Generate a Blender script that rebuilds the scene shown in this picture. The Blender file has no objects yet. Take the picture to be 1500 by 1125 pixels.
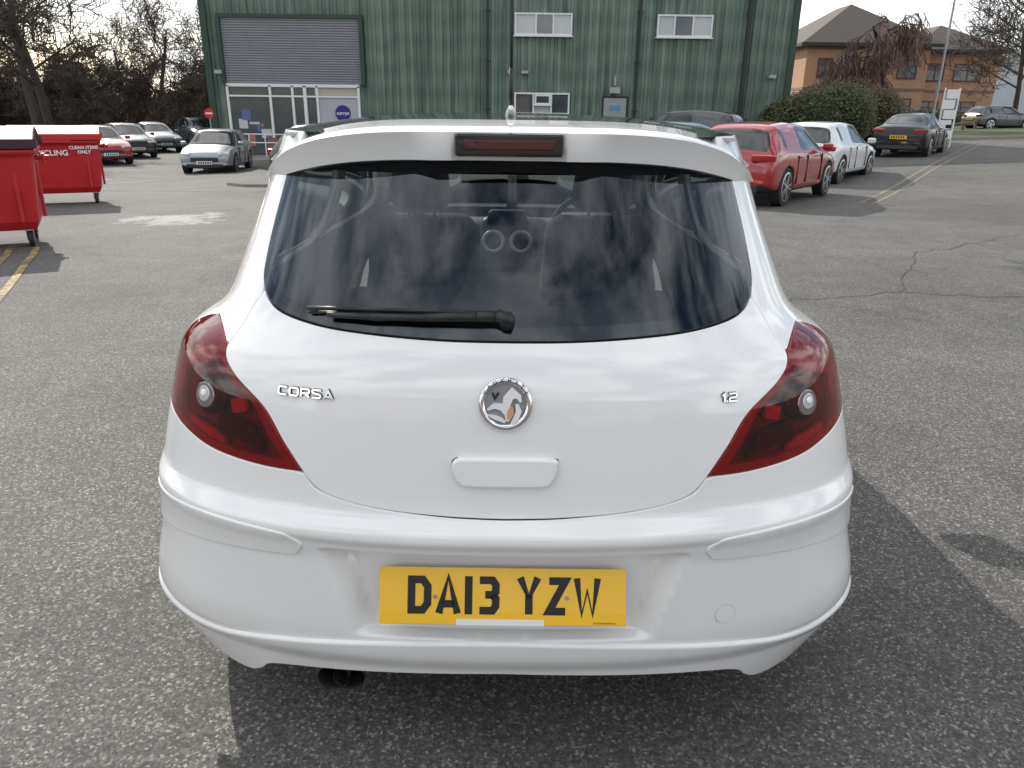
import bpy, math, random
import numpy as np
from mathutils import Vector, Matrix
from mathutils.geometry import delaunay_2d_cdt
sc=bpy.context.scene
random.seed(5)
R=math.radians
# ------------------------------------------------------------ helpers
def empty(name,loc=(0,0,0),rotz=0):
    o=bpy.data.objects.new(name,None);o.empty_display_size=.2
    o.location=loc;o.rotation_euler=(0,0,rotz);sc.collection.objects.link(o);return o
def obj(name,verts,faces,mats,parent=None,smooth=False,mi=None,loc=None,rot=None):
    me=bpy.data.meshes.new(name);me.from_pydata([tuple(v) for v in verts],[],[tuple(f) for f in faces])
    if not isinstance(mats,(list,tuple)): mats=[mats]
    for m in mats: me.materials.append(m)
    if mi is not None: me.polygons.foreach_set('material_index',mi)
    if smooth: me.polygons.foreach_set('use_smooth',[True]*len(me.polygons))
    me.update()
    o=bpy.data.objects.new(name,me);sc.collection.objects.link(o)
    if parent: o.parent=parent
    if loc: o.location=loc
    if rot: o.rotation_euler=rot
    return o
class MB:
    def __init__(s): s.v=[];s.f=[];s.m=[]
    def box(s,c,d,m=0,rz=0,taper=1):
        x,y,z=c;a,b,h=d[0]/2,d[1]/2,d[2]/2;n=len(s.v)
        for k,(i,j) in [(-1,(-1,-1)),(-1,(1,-1)),(-1,(1,1)),(-1,(-1,1)),(1,(-1,-1)),(1,(1,-1)),(1,(1,1)),(1,(-1,1))]:
            t=taper if k>0 else 1
            px,py=i*a*t,j*b*t
            s.v.append((x+px*math.cos(rz)-py*math.sin(rz),y+px*math.sin(rz)+py*math.cos(rz),z+k*h))
        for f in [(3,2,1,0),(4,5,6,7),(0,1,5,4),(1,2,6,5),(2,3,7,6),(3,0,4,7)]:
            s.f.append([n+i for i in f]);s.m.append(m)
    def tube(s,p,q,r0,r1,n=8,m=0,cap=True):
        p=Vector(p);q=Vector(q);d=(q-p);
        if d.length<1e-6: return
        d.normalize();a=d.orthogonal().normalized();b=d.cross(a);k=len(s.v)
        for c,r in ((p,r0),(q,r1)):
            for i in range(n):
                t=2*math.pi*i/n;s.v.append(tuple(c+a*math.cos(t)*r+b*math.sin(t)*r))
        for i in range(n): s.f.append([k+i,k+(i+1)%n,k+n+(i+1)%n,k+n+i]);s.m.append(m)
        if cap:
            s.f.append([k+i for i in range(n)][::-1]);s.m.append(m)
            s.f.append([k+n+i for i in range(n)]);s.m.append(m)
    def quad(s,a,b,c,d,m=0):
        n=len(s.v);s.v+= [tuple(a),tuple(b),tuple(c),tuple(d)];s.f.append([n,n+1,n+2,n+3]);s.m.append(m)
    def make(s,name,mats,parent=None,smooth=False,bevel=0,loc=None,rot=None):
        o=obj(name,s.v,s.f,mats,parent,smooth,s.m,loc,rot)
        if bevel:
            b=o.modifiers.new('b','BEVEL');b.width=bevel;b.segments=2;b.limit_method='ANGLE'
        return o
def sstep(a,b,x):
    t=min(max((x-a)/(b-a),0),1);return t*t*(3-2*t)
# ------------------------------------------------------------ materials
def mat(name,col,rough=.5,metal=0,coat=0,var=.08,scale=8,bump=0,bscale=60,spec=None,rvar=0,emit=None):
    m=bpy.data.materials.new(name);m.use_nodes=True;nt=m.node_tree;N=nt.nodes;L=nt.links
    b=N['Principled BSDF'];tc=N.new('ShaderNodeTexCoord')
    b.inputs['Roughness'].default_value=rough;b.inputs['Metallic'].default_value=metal
    b.inputs['Coat Weight'].default_value=coat;b.inputs['Coat Roughness'].default_value=.03
    if spec is not None: b.inputs['Specular IOR Level'].default_value=spec
    n=N.new('ShaderNodeTexNoise');n.inputs['Scale'].default_value=scale;n.inputs['Detail'].default_value=6
    L.new(tc.outputs['Object'],n.inputs['Vector'])
    mx=N.new('ShaderNodeMix');mx.data_type='RGBA'
    mx.inputs['A'].default_value=(*[c*(1-var) for c in col],1);mx.inputs['B'].default_value=(*[min(1,c*(1+var)) for c in col],1)
    L.new(n.outputs['Fac'],mx.inputs['Factor']);L.new(mx.outputs['Result'],b.inputs['Base Color'])
    if bump:
        n2=N.new('ShaderNodeTexNoise');n2.inputs['Scale'].default_value=bscale;n2.inputs['Detail'].default_value=5
        L.new(tc.outputs['Object'],n2.inputs['Vector'])
        bp=N.new('ShaderNodeBump');bp.inputs['Strength'].default_value=bump;bp.inputs['Distance'].default_value=.01
        L.new(n2.outputs['Fac'],bp.inputs['Height']);L.new(bp.outputs['Normal'],b.inputs['Normal'])
    if rvar:
        mr=N.new('ShaderNodeMapRange');mr.inputs['To Min'].default_value=max(0,rough-rvar);mr.inputs['To Max'].default_value=rough+rvar
        L.new(n.outputs['Fac'],mr.inputs['Value']);L.new(mr.outputs['Result'],b.inputs['Roughness'])
    return m
def glassmat(name,tint,refl=(1,1,1),rough=.0,ior=1.5):
    m=bpy.data.materials.new(name);m.use_nodes=True;nt=m.node_tree;N=nt.nodes;L=nt.links
    for x in list(N): N.remove(x)
    o=N.new('ShaderNodeOutputMaterial');t=N.new('ShaderNodeBsdfTransparent');g=N.new('ShaderNodeBsdfGlossy')
    tc=N.new('ShaderNodeTexCoord');n=N.new('ShaderNodeTexNoise');n.inputs['Scale'].default_value=3
    L.new(tc.outputs['Object'],n.inputs['Vector'])
    mx=N.new('ShaderNodeMix');mx.data_type='RGBA';mx.inputs['A'].default_value=(*[c*.95 for c in tint],1);mx.inputs['B'].default_value=(*tint,1)
    L.new(n.outputs['Fac'],mx.inputs['Factor']);L.new(mx.outputs['Result'],t.inputs['Color'])
    g.inputs['Color'].default_value=(*refl,1);g.inputs['Roughness'].default_value=rough
    f=N.new('ShaderNodeFresnel');f.inputs['IOR'].default_value=ior
    s=N.new('ShaderNodeMixShader');L.new(f.outputs[0],s.inputs[0]);L.new(t.outputs[0],s.inputs[1]);L.new(g.outputs[0],s.inputs[2]);L.new(s.outputs[0],o.inputs[0])
    return m
def paint(name,col,rough=.28): return mat(name,col,rough,coat=1,var=.02,scale=2,rvar=.05)
def white_body():
    m=mat('white_paint',(.86,.86,.855),.38,coat=1,var=.012,scale=5)
    nt=m.node_tree;N=nt.nodes;L=nt.links;b=N['Principled BSDF'];b.inputs['Coat IOR'].default_value=1.65;b.inputs['Coat Roughness'].default_value=.015
    src=b.inputs['Base Color'].links[0].from_socket
    geo=N.new('ShaderNodeNewGeometry');sp=N.new('ShaderNodeSeparateXYZ');L.new(geo.outputs['Position'],sp.inputs[0])
    mr=N.new('ShaderNodeMapRange');mr.inputs['From Min'].default_value=.65;mr.inputs['From Max'].default_value=.2;mr.inputs['To Min'].default_value=.01;mr.inputs['To Max'].default_value=.26;L.new(sp.outputs[2],mr.inputs['Value'])
    n=N.new('ShaderNodeTexNoise');n.inputs['Scale'].default_value=6;n.inputs['Detail'].default_value=9;n.inputs['Roughness'].default_value=.7;L.new(geo.outputs['Position'],n.inputs['Vector'])
    mu=N.new('ShaderNodeMath');mu.operation='MULTIPLY';L.new(mr.outputs['Result'],mu.inputs[0]);L.new(n.outputs['Fac'],mu.inputs[1])
    x=N.new('ShaderNodeMix');x.data_type='RGBA';L.new(mu.outputs[0],x.inputs['Factor']);L.new(src,x.inputs['A']);x.inputs['B'].default_value=(.42,.40,.36,1)
    L.new(x.outputs['Result'],b.inputs['Base Color'])
    n2=N.new('ShaderNodeTexNoise');n2.inputs['Scale'].default_value=420;L.new(geo.outputs['Position'],n2.inputs['Vector'])
    bp=N.new('ShaderNodeBump');bp.inputs['Strength'].default_value=.02;bp.inputs['Distance'].default_value=.001;L.new(n2.outputs['Fac'],bp.inputs['Height']);L.new(bp.outputs['Normal'],b.inputs['Coat Normal'])
    return m
M_white=white_body()
M_black=mat('black_plastic',(.018,.018,.02),.45,var=.2)
M_gloss=mat('gloss_black',(.01,.01,.012),.12,coat=1)
M_seam=mat('seam_dark',(.012,.012,.013),.7)
M_chrome=mat('chrome',(.78,.78,.79),.10,metal=1)
M_satin=mat('satin_chrome',(.92,.92,.93),.32,metal=.75)
M_tyre=mat('tyre',(.02,.02,.02),.8,bump=.2)
M_alloy=mat('alloy',(.55,.56,.58),.3,metal=.9)
M_cglass=mat('car_glass_dark',(.012,.015,.017),.04,spec=.7,coat=.3)
M_plateY=mat('plate_yellow',(.88,.50,.008),.3,coat=.5,var=.03)
M_plateW=mat('plate_white',(.75,.75,.72),.35)
M_ink=mat('plate_black',(.008,.008,.008),.4)
M_red=mat('lamp_red',(.35,.008,.01),.12,coat=1)
M_head=mat('headlamp',(.6,.62,.65),.1,coat=1,metal=.4)
M_trim=mat('bumper_trim',(.03,.03,.032),.6)
# ------------------------------------------------------------ ground shape
def g(x,y):
    xx=min(max(x,-11),45);yy=min(max(y,0),28)
    return sstep(5,21,y)*(.025*xx-.013*yy+.0004*xx*yy)-.17*math.exp(-((x-6.5)**2+(y-15.5)**2)/42)-.10*math.exp(-((x+7)**2+(y-8)**2)/20)
def strip(name,pts,w,m,dz=.006,parent=None):
    P=[]
    for i in range(len(pts)-1):
        a=Vector(pts[i]);b=Vector(pts[i+1]);n=max(1,int((b-a).length/.5))
        for k in range(n): P.append(a.lerp(b,k/n))
    P.append(Vector(pts[-1]));v=[];f=[]
    for i,p in enumerate(P):
        d=(P[min(i+1,len(P)-1)]-P[max(i-1,0)]).normalized();n=Vector((-d.y,d.x))
        for s in (-1,1):
            q=p+n*s*w/2;v.append((q.x,q.y,g(q.x,q.y)+dz))
        if i: k=2*i;f.append((k-2,k-1,k+1,k))
    return obj(name,v,f,m,parent)
def asphalt():
    m=bpy.data.materials.new('asphalt');m.use_nodes=True;nt=m.node_tree;N=nt.nodes;L=nt.links
    b=N['Principled BSDF'];geo=N.new('ShaderNodeNewGeometry');P=geo.outputs['Position']
    def noise(sc_,det=5,rough=.6,vec=P):
        n=N.new('ShaderNodeTexNoise');n.inputs['Scale'].default_value=sc_;n.inputs['Detail'].default_value=det;n.inputs['Roughness'].default_value=rough
        L.new(vec,n.inputs['Vector']);return n.outputs['Fac']
    def ramp(fac,stops):
        r=N.new('ShaderNodeValToRGB')
        while len(r.color_ramp.elements)<len(stops): r.color_ramp.elements.new(.5)
        for e,(p,c) in zip(r.color_ramp.elements,stops): e.position=p;e.color=(*c,1) if isinstance(c,tuple) else (c,c,c,1)
        L.new(fac,r.inputs[0]);return r.outputs[0]
    def mul(a,bb,f=1.0):
        x=N.new('ShaderNodeMix');x.data_type='RGBA';x.blend_type='MULTIPLY';x.inputs['Factor'].default_value=f
        L.new(a,x.inputs['A']);L.new(bb,x.inputs['B']);return x.outputs['Result']
    def mixc(fac,a,c):
        x=N.new('ShaderNodeMix');x.data_type='RGBA';L.new(fac,x.inputs['Factor']);L.new(a,x.inputs['A']);x.inputs['B'].default_value=(*c,1);return x.outputs['Result']
    v=N.new('ShaderNodeTexVoronoi');v.inputs['Scale'].default_value=150;L.new(P,v.inputs['Vector'])
    sep=N.new('ShaderNodeSeparateColor');L.new(v.outputs['Color'],sep.inputs[0])
    stone=ramp(sep.outputs[0],[(0,(.066,.063,.059)),(.5,(.106,.102,.095)),(.85,(.150,.144,.133)),(1,(.32,.31,.285))])
    big=ramp(noise(.3,6),[(.3,.72),(.5,.97),(.7,1.14)])
    med=ramp(noise(1.7,7,.7),[(.3,.78),(.7,1.14)])
    fine=ramp(noise(45,4),[(.3,.78),(.7,1.17)])
    c=mul(mul(mul(stone,big),med),fine)
    nz=N.new('ShaderNodeTexNoise');nz.inputs['Scale'].default_value=1.3;nz.inputs['Detail'].default_value=6;L.new(P,nz.inputs['Vector'])
    mp=N.new('ShaderNodeMix');mp.data_type='RGBA';mp.blend_type='ADD';mp.inputs['Factor'].default_value=1.1;L.new(P,mp.inputs['A']);L.new(nz.outputs['Color'],mp.inputs['B'])
    vc=N.new('ShaderNodeTexVoronoi');vc.feature='DISTANCE_TO_EDGE';vc.inputs['Scale'].default_value=.30;L.new(mp.outputs['Result'],vc.inputs['Vector'])
    crk=ramp(vc.outputs['Distance'],[(0,.8),(.003,.5),(.007,0.0)])
    msk=ramp(noise(.4,2),[(.50,0.0),(.58,.5)])
    c=mixc(mul(crk,msk),c,(.05,.048,.045))
    c=mul(c,ramp(noise(.8,8,.72),[(.34,.62),(.41,1.0)]),.7)
    c=mul(c,ramp(noise(.55,5,.6,),[(.60,(1.0,1.0,1.0)),(.72,(1.25,1.24,1.2))]),1.0)
    sub=N.new('ShaderNodeVectorMath');sub.operation='SUBTRACT';sub.inputs[1].default_value=(-5.1,10.1,0);L.new(P,sub.inputs[0])
    scl=N.new('ShaderNodeVectorMath');scl.operation='MULTIPLY';scl.inputs[1].default_value=(.8,.85,0);L.new(sub.outputs[0],scl.inputs[0])
    ln=N.new('ShaderNodeVectorMath');ln.operation='LENGTH';L.new(scl.outputs[0],ln.inputs[0])
    ad=N.new('ShaderNodeMath');ad.operation='MULTIPLY_ADD';L.new(noise(1.6,7,.75),ad.inputs[0]);ad.inputs[1].default_value=2.4;ad.inputs[2].default_value=-1.2
    ad2=N.new('ShaderNodeMath');ad2.operation='ADD';L.new(ad.outputs[0],ad2.inputs[0]);L.new(ln.outputs['Value'],ad2.inputs[1])
    sp=ramp(ad2.outputs[0],[(.35,.7),(.62,0.0)])
    c=mixc(sp,c,(.40,.39,.37))
    sub=N.new('ShaderNodeVectorMath');sub.operation='SUBTRACT';sub.inputs[1].default_value=(6.1,6.1,0);L.new(P,sub.inputs[0])
    ln=N.new('ShaderNodeVectorMath');ln.operation='LENGTH';L.new(sub.outputs[0],ln.inputs[0])
    ad3=N.new('ShaderNodeMath');ad3.operation='ADD';L.new(ad.outputs[0],ad3.inputs[0]);L.new(ln.outputs['Value'],ad3.inputs[1])
    c=mixc(ramp(ad3.outputs[0],[(.7,.7),(1.0,0.0)]),c,(.035,.034,.032))
    L.new(c,b.inputs['Base Color'])
    b.inputs['Roughness'].default_value=.85;b.inputs['Specular IOR Level'].default_value=.35
    bp=N.new('ShaderNodeBump');bp.inputs['Strength'].default_value=.6;bp.inputs['Distance'].default_value=.004
    hh=N.new('ShaderNodeMath');hh.operation='SUBTRACT';L.new(sep.outputs[0],hh.inputs[0]);L.new(crk,hh.inputs[1])
    L.new(hh.outputs[0],bp.inputs['Height']);L.new(bp.outputs['Normal'],b.inputs['Normal'])
    return m
M_asph=asphalt()
def axis(lo,hi,nlo,nhi,step):
    a=[];x=lo
    while x<nlo: a.append(x);x+=max(step,(nlo-x)*.25)
    x=nlo
    while x<nhi: a.append(x);x+=step
    while x<hi: a.append(x);x+=max(step,(x-nhi)*.25+step)
    a.append(hi);return a
xs=axis(-600,600,-20,45,.8);ys=axis(-300,900,-3,36,.8)
v=[(x,y,g(x,y)) for y in ys for x in xs];nx=len(xs)
f=[(j*nx+i,j*nx+i+1,(j+1)*nx+i+1,(j+1)*nx+i) for j in range(len(ys)-1) for i in range(nx-1)]
obj('ground',v,f,M_asph,smooth=True)
def worn(name,col):
    m=mat(name,col,.8,var=.25,scale=9);nt=m.node_tree;N=nt.nodes;L=nt.links;b=N['Principled BSDF'];src=b.inputs['Base Color'].links[0].from_socket
    geo=N.new('ShaderNodeNewGeometry');n=N.new('ShaderNodeTexNoise');n.inputs['Scale'].default_value=11;n.inputs['Detail'].default_value=9;n.inputs['Roughness'].default_value=.75;L.new(geo.outputs['Position'],n.inputs['Vector'])
    r=N.new('ShaderNodeValToRGB');r.color_ramp.elements[0].position=.44;r.color_ramp.elements[1].position=.58;L.new(n.outputs['Fac'],r.inputs[0])
    x=N.new('ShaderNodeMix');x.data_type='RGBA';L.new(r.outputs[0],x.inputs['Factor']);x.inputs['A'].default_value=(.10,.098,.092,1);L.new(src,x.inputs['B']);L.new(x.outputs['Result'],b.inputs['Base Color']);return m
M_yl=worn('worn_yellow',(.42,.29,.07));M_wl=worn('worn_white',(.42,.42,.40));M_ylf=worn('faded_yellow',(.27,.22,.11))
rl=empty('road_markings')
A=[(-5.5,7.35),(-5.25,6.9),(-4.92,6.2),(-4.5,5.35),(-4.08,4.45),(-3.8,3.4),(-3.75,2.4)]
strip('yellow_line_1',A,.07,M_yl,parent=rl);strip('yellow_line_2',[(x-.26,y-.06) for x,y in A],.07,M_yl,parent=rl)
strip('yellow_line_3',[(-10.5,17.2),(-6.0,15.6),(-4.2,15.9)],.08,M_yl,parent=rl)
strip('yellow_line_4',[(6.6,13.4),(19.8,32.8),(30,47)],.08,M_ylf,parent=rl);strip('yellow_line_5',[(6.82,13.3),(20.02,32.6),(30.2,46.8)],.08,M_ylf,parent=rl)
for k in range(5): strip('bay_line_%d'%k,[(-12.2-k*2.0,22+k*2.2),(-17.5-k*2.0,27+k*2.2)],.1,M_wl,parent=rl)
strip('bay_line_9',[(-11.5,20.3),(-9.3,25.5)],.1,M_wl,parent=rl);strip('bay_line_10',[(3.0,13.0),(4.6,18.5)],.1,M_wl,parent=rl)
rnc=random.Random(3);ck=empty('tarmac_cracks');M_ck=mat('crack_dark',(.055,.053,.05),.9)
def crack(i,p,q,w):
    P=[p];n=int((Vector(q)-Vector(p)).length/.16)
    for k in range(1,n): 
        c=Vector(p).lerp(Vector(q),k/n);P.append((c.x+rnc.uniform(-.06,.06),c.y+rnc.uniform(-.06,.06)))
    P.append(q);strip('crack_%d'%i,P,w,M_ck,.004,ck)
for i,(p,q,w_) in enumerate([((1.75,4.6),(3.4,5.2),.010),((3.4,5.2),(5.4,4.9),.012),((3.4,5.2),(4.6,7.3),.009),((4.6,7.3),(6.9,9.0),.012),((4.2,3.9),(6.0,6.2),.008)]): crack(i,p,q,w_)
# ------------------------------------------------------------ world, sun, camera
w=bpy.data.worlds.new('World');sc.world=w;w.use_nodes=True;nt=w.node_tree;N=nt.nodes;L=nt.links
bg=N['Background'];sky=N.new('ShaderNodeTexSky');sky.sky_type='NISHITA';sky.sun_disc=False
EL=33;AZ=-31
sky.sun_elevation=R(EL);sky.sun_rotation=R(AZ%360)
tc=N.new('ShaderNodeTexCoord');mpn=N.new('ShaderNodeMapping');mpn.inputs['Scale'].default_value=(1,1,2.2);L.new(tc.outputs['Generated'],mpn.inputs['Vector'])
nn=N.new('ShaderNodeTexNoise');nn.inputs['Scale'].default_value=2.1;nn.inputs['Detail'].default_value=9;nn.inputs['Roughness'].default_value=.58;nn.inputs['Distortion'].default_value=.3
L.new(mpn.outputs[0],nn.inputs['Vector'])
rp=N.new('ShaderNodeValToRGB');rp.color_ramp.elements[0].position=.41;rp.color_ramp.elements[0].color=(0,0,0,1);rp.color_ramp.elements[1].position=.53;rp.color_ramp.elements[1].color=(1,1,1,1)
L.new(nn.outputs['Fac'],rp.inputs[0])
n3=N.new('ShaderNodeTexNoise');n3.inputs['Scale'].default_value=4.5;n3.inputs['Detail'].default_value=8;L.new(mpn.outputs[0],n3.inputs['Vector'])
rp2=N.new('ShaderNodeValToRGB');rp2.color_ramp.elements[0].position=.36;rp2.color_ramp.elements[0].color=(.32,.36,.41,1);rp2.color_ramp.elements[1].position=.60;rp2.color_ramp.elements[1].color=(1.0,.99,.97,1)
L.new(n3.outputs['Fac'],rp2.inputs[0])
sc13=N.new('ShaderNodeVectorMath');sc13.operation='SCALE';sc13.inputs['Scale'].default_value=14.5;L.new(rp2.outputs[0],sc13.inputs[0])
mx=N.new('ShaderNodeMix');mx.data_type='RGBA';L.new(rp.outputs[0],mx.inputs['Factor']);L.new(sky.outputs[0],mx.inputs['A']);L.new(sc13.outputs[0],mx.inputs['B'])
L.new(mx.outputs['Result'],bg.inputs['Color']);bg.inputs['Strength'].default_value=.14
sun=bpy.data.lights.new('sun','SUN');sun.energy=4.8;sun.angle=R(.5);sun.color=(1,.95,.87)
so=bpy.data.objects.new('sun',sun);sc.collection.objects.link(so)
ld=Vector((-math.sin(R(AZ))*math.cos(R(EL)),-math.cos(R(AZ))*math.cos(R(EL)),-math.sin(R(EL))))
so.rotation_euler=ld.to_track_quat('-Z','Y').to_euler()
cam=bpy.data.cameras.new('camera');co=bpy.data.objects.new('camera',cam);sc.collection.objects.link(co);sc.camera=co
cam.sensor_width=36;cam.lens=26.4;cam.clip_end=3000;cam.clip_start=.05
co.matrix_world=Matrix.Translation((.012,-1.31,1.45))@Matrix.Rotation(R(70),4,'X')@Matrix.Rotation(R(.75),4,'Z')
sc.view_settings.view_transform='Standard';sc.view_settings.look='None';sc.view_settings.exposure=0
# ------------------------------------------------------------ hero car surface
def pchip(xs,ys):
    n=len(xs);h=[xs[i+1]-xs[i] for i in range(n-1)];d=[(ys[i+1]-ys[i])/h[i] for i in range(n-1)]
    m=[d[0]]+[0 if d[i-1]*d[i]<=0 else 2*d[i-1]*d[i]/(d[i-1]+d[i]) for i in range(1,n-1)]+[d[-1]]
    def f(x):
        x=min(max(x,xs[0]),xs[-1]);i=0
        while i<n-2 and x>xs[i+1]: i+=1
        t=(x-xs[i])/h[i]
        return ys[i]*(1+2*t)*(1-t)**2+h[i]*m[i]*t*(1-t)**2+ys[i+1]*t*t*(3-2*t)+h[i]*m[i+1]*t*t*(t-1)
    return f
def table(fn,lo,hi,n=1200):
    T=[fn(lo+(hi-lo)*i/n) for i in range(n+1)];s=n/(hi-lo)
    def q(x):
        k=min(max((x-lo)*s,0),n-1e-6);i=int(k);k-=i;return T[i]*(1-k)+T[i+1]*k
    return q
y0=table(pchip([.15,.28,.34,.40,.55,.603,.628,.640,.655,.675,.71,.76,.90,.98,1.02,1.40],[.06,.045,.02,.014,.014,.006,-.003,-.001,.011,.027,.034,.04,.062,.09,.115,.38]),.15,1.4)
wz=table(pchip([.15,.20,.28,.34,.40,.45,.5,.6,.7,.8,.86,.9,.94,.97,1.0,1.04,1.1,1.18,1.25,1.32,1.40],[.815,.850,.898,.915,.905,.892,.881,.868,.852,.83,.8155,.8055,.7915,.762,.715,.684,.664,.642,.625,.61,.59]),.15,1.4)
yf=table(pchip([.15,.3,.5,.7,.78,.85,.93,.98,1.1,1.3,1.4],[3.86,3.93,3.98,3.93,3.75,3.45,3.02,2.9,2.7,2.28,2.0]),.15,1.4)
LR=.5;LF=.55;NE=2.5
def lramp(t,r=.12):
    if t<=0: return 0.
    if t>=1: return 1.
    k=1/(1-r)
    if t<r: return k*t*t/(2*r)
    if t>1-r: return 1-k*(1-t)**2/(2*r)
    return k*(t-r/2)
def SF(a,z):
    s=1 if a>=0 else -1;a=abs(a);W=wz(z)
    if a<=1.1:
        ph=a/1.1*math.pi/2;x=W*math.sin(ph)**(2/NE);y=y0(z)+LR*(1-max(0,math.cos(ph))**(2/NE))
        if .35<z<.61 and x<.44:
            X=.325+(.385-.325)*(z-.37)/.2
            y+=(.032+.03*max(0,(z-.38))/.2)*lramp((X-x)/.06,.2)*lramp((.595-z)/.018,.3)*lramp((z-.376)/.014,.3)
    elif a<=3.7:
        t=(a-1.1)/2.6;ya=y0(z)+LR;yb=yf(z)-LF;x=W+.012*math.sin(t*math.pi);y=ya+(yb-ya)*t
    else:
        ph=(1-min((a-3.7)/1.1,1))*math.pi/2;x=W*math.sin(ph)**(2/NE);y=yf(z)-LF*(1-max(0,math.cos(ph))**(2/NE))
    return Vector((s*x,y,z))
def SN(a,z):
    e=.003;z=min(max(z,.153),1.397)
    n=(SF(a+e,z)-SF(a-e,z)).cross(SF(a,z+e)-SF(a,z-e))
    return n.normalized() if n.length>0 else Vector((0,-1,0))
def AX(x,z): return math.copysign(1.1*2/math.pi*math.asin(min(1,(abs(x)/wz(z))**(NE/2))),x)
def AY(y,z):
    ya=y0(z)+LR;yb=yf(z)-LF
    if y<ya: return 1.1*2/math.pi*math.acos(min(1,max(0,1-(y-y0(z))/LR))**(NE/2))
    if y<=yb: return 1.1+2.6*(y-ya)/(yb-ya)
    return 3.7+1.1*(1-2/math.pi*math.acos(min(1,max(0,1-(yf(z)-y)/LF))**(NE/2))) 
def spline(pts,n=8,closed=False):
    out=[];m=len(pts)
    for i in range(m-1):
        p0=pts[max(i-1,0)];p1=pts[i];p2=pts[i+1];p3=pts[min(i+2,m-1)]
        for k in range(n):
            t=k/n
            out.append(tuple(.5*(2*p1[j]+(p2[j]-p0[j])*t+(2*p0[j]-5*p1[j]+4*p2[j]-p3[j])*t*t+(3*p1[j]-p0[j]-3*p2[j]+p3[j])*t**3) for j in (0,1)))
    out.append(pts[-1]);return out
def inpoly(P,poly):
    x=P[:,0];y=P[:,1];c=np.zeros(len(P),bool);px=np.array([p[0] for p in poly]);py=np.array([p[1] for p in poly])
    j=len(poly)-1
    for i in range(len(poly)):
        cond=((py[i]>y)!=(py[j]>y))&(x<(px[j]-px[i])*(y-py[i])/((py[j]-py[i])+1e-12)+px[i])
        c^=cond;j=i
    return c
def dens(poly,sp):
    o=[]
    for i in range(len(poly)):
        a=poly[i];b=poly[(i+1)%len(poly)];d=math.hypot(b[0]-a[0],b[1]-a[1])
        if d<1e-5: continue
        n=max(1,int(d/sp))
        for k in range(n): o.append((a[0]+(b[0]-a[0])*k/n,a[1]+(b[1]-a[1])*k/n))
    return o
def panel(name,poly,m,parent,holes=(),sp=.02,off=0,depth=.012,lip=.0016,spz=None):
    spz=spz or sp
    loops=[dens(p,min(sp,spz)) for p in [poly]+list(holes)]
    pts=[];E=[]
    for lp in loops:
        k=len(pts);pts+=lp;E+=[(k+i,k+(i+1)%len(lp)) for i in range(len(lp))]
    b=np.array(pts);x0,z0=b.min(0);x1,z1=b.max(0)
    gx,gz=np.meshgrid(np.arange(x0+sp/2,x1,sp),np.arange(z0+spz/2,z1,spz));G=np.stack([gx.ravel(),gz.ravel()],1)
    keep=inpoly(G,loops[0])
    for h in loops[1:]: keep&=~inpoly(G,h)
    G=G[keep]
    if len(G):
        dmin=np.full(len(G),9.)
        for k in range(0,len(b),200):
            d=((G[:,None,0]-b[None,k:k+200,0])/sp)**2+((G[:,None,1]-b[None,k:k+200,1])/spz)**2;dmin=np.minimum(dmin,d.min(1))
        G=G[dmin>.2]
    allp=[Vector(p) for p in pts]+[Vector((float(p[0]),float(p[1]))) for p in G]
    r=delaunay_2d_cdt(allp,E,[],0,1e-6);V=r[0];F=[list(f) for f in r[2]]
    cen=np.array([[sum(V[i].x for i in f)/len(f),sum(V[i].y for i in f)/len(f)] for f in F])
    ok=inpoly(cen,loops[0])
    for h in loops[1:]: ok&=~inpoly(cen,h)
    F=[f for f,o in zip(F,ok) if o]
    used=sorted({i for f in F for i in f});mp={i:k for k,i in enumerate(used)}
    F=[[mp[i] for i in f] for f in F];V=[V[i] for i in used]
    nr=[SN(p.x,p.y) for p in V];P=[SF(p.x,p.y)+n*off for p,n in zip(V,nr)]
    cnt={}
    for fc in F:
        for i in range(len(fc)):
            e=(fc[i],fc[(i+1)%len(fc)])
            if (e[1],e[0]) in cnt: del cnt[(e[1],e[0])]
            else: cnt[e]=1
    outd={}
    for (i,j) in cnt:
        d=(P[j]-P[i])
        for k in (i,j): outd[k]=outd.get(k,Vector())+d.normalized().cross(nr[k])
    if depth>0:
        A={};B={};A2={}
        for k,o in outd.items():
            o=o.normalized() if o.length>0 else Vector((0,0,1))
            n0=nr[k]
            A2[k]=len(P);P.append(P[k]+o*lip*.5-n0*lip*.25);nr.append((n0*2+o).normalized())
            A[k]=len(P);P.append(P[k]+o*lip*.9-n0*lip*.8);nr.append((n0*.6+o).normalized())
            B[k]=len(P);P.append(P[k]+o*lip-n0*depth);nr.append(o)
        for (i,j) in cnt: F.append([j,i,A2[i],A2[j]]);F.append([A2[j],A2[i],A[i],A[j]]);F.append([A[j],A[i],B[i],B[j]])
    me=bpy.data.meshes.new(name);me.from_pydata([tuple(p) for p in P],[],F);me.materials.append(m)
    me.polygons.foreach_set('use_smooth',[True]*len(F));me.update()
    me.normals_split_custom_set_from_vertices([tuple(n) for n in nr])
    o=bpy.data.objects.new(name,me);sc.collection.objects.link(o);o.parent=parent;return o
car=empty('white_hatchback_car')
U=1.1
def up(l): return [(u*U,z) for u,z in l]
def mir(half): return [(-a,z) for a,z in half]+[(a,z) for a,z in half[::-1] if a>1e-6]
gb=spline(up([(.543,1.089),(.499,1.065),(.436,1.049),(.3175,1.035),(.193,1.028),(.074,1.023),(0,1.022)]))
gs=spline(up([(.56,1.372),(.588,1.32),(.5925,1.277),(.588,1.2),(.567,1.12),(.543,1.089)]))
glass_half=[(0,1.372),(.3*U,1.372)]+gs+gb[1:]
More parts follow.
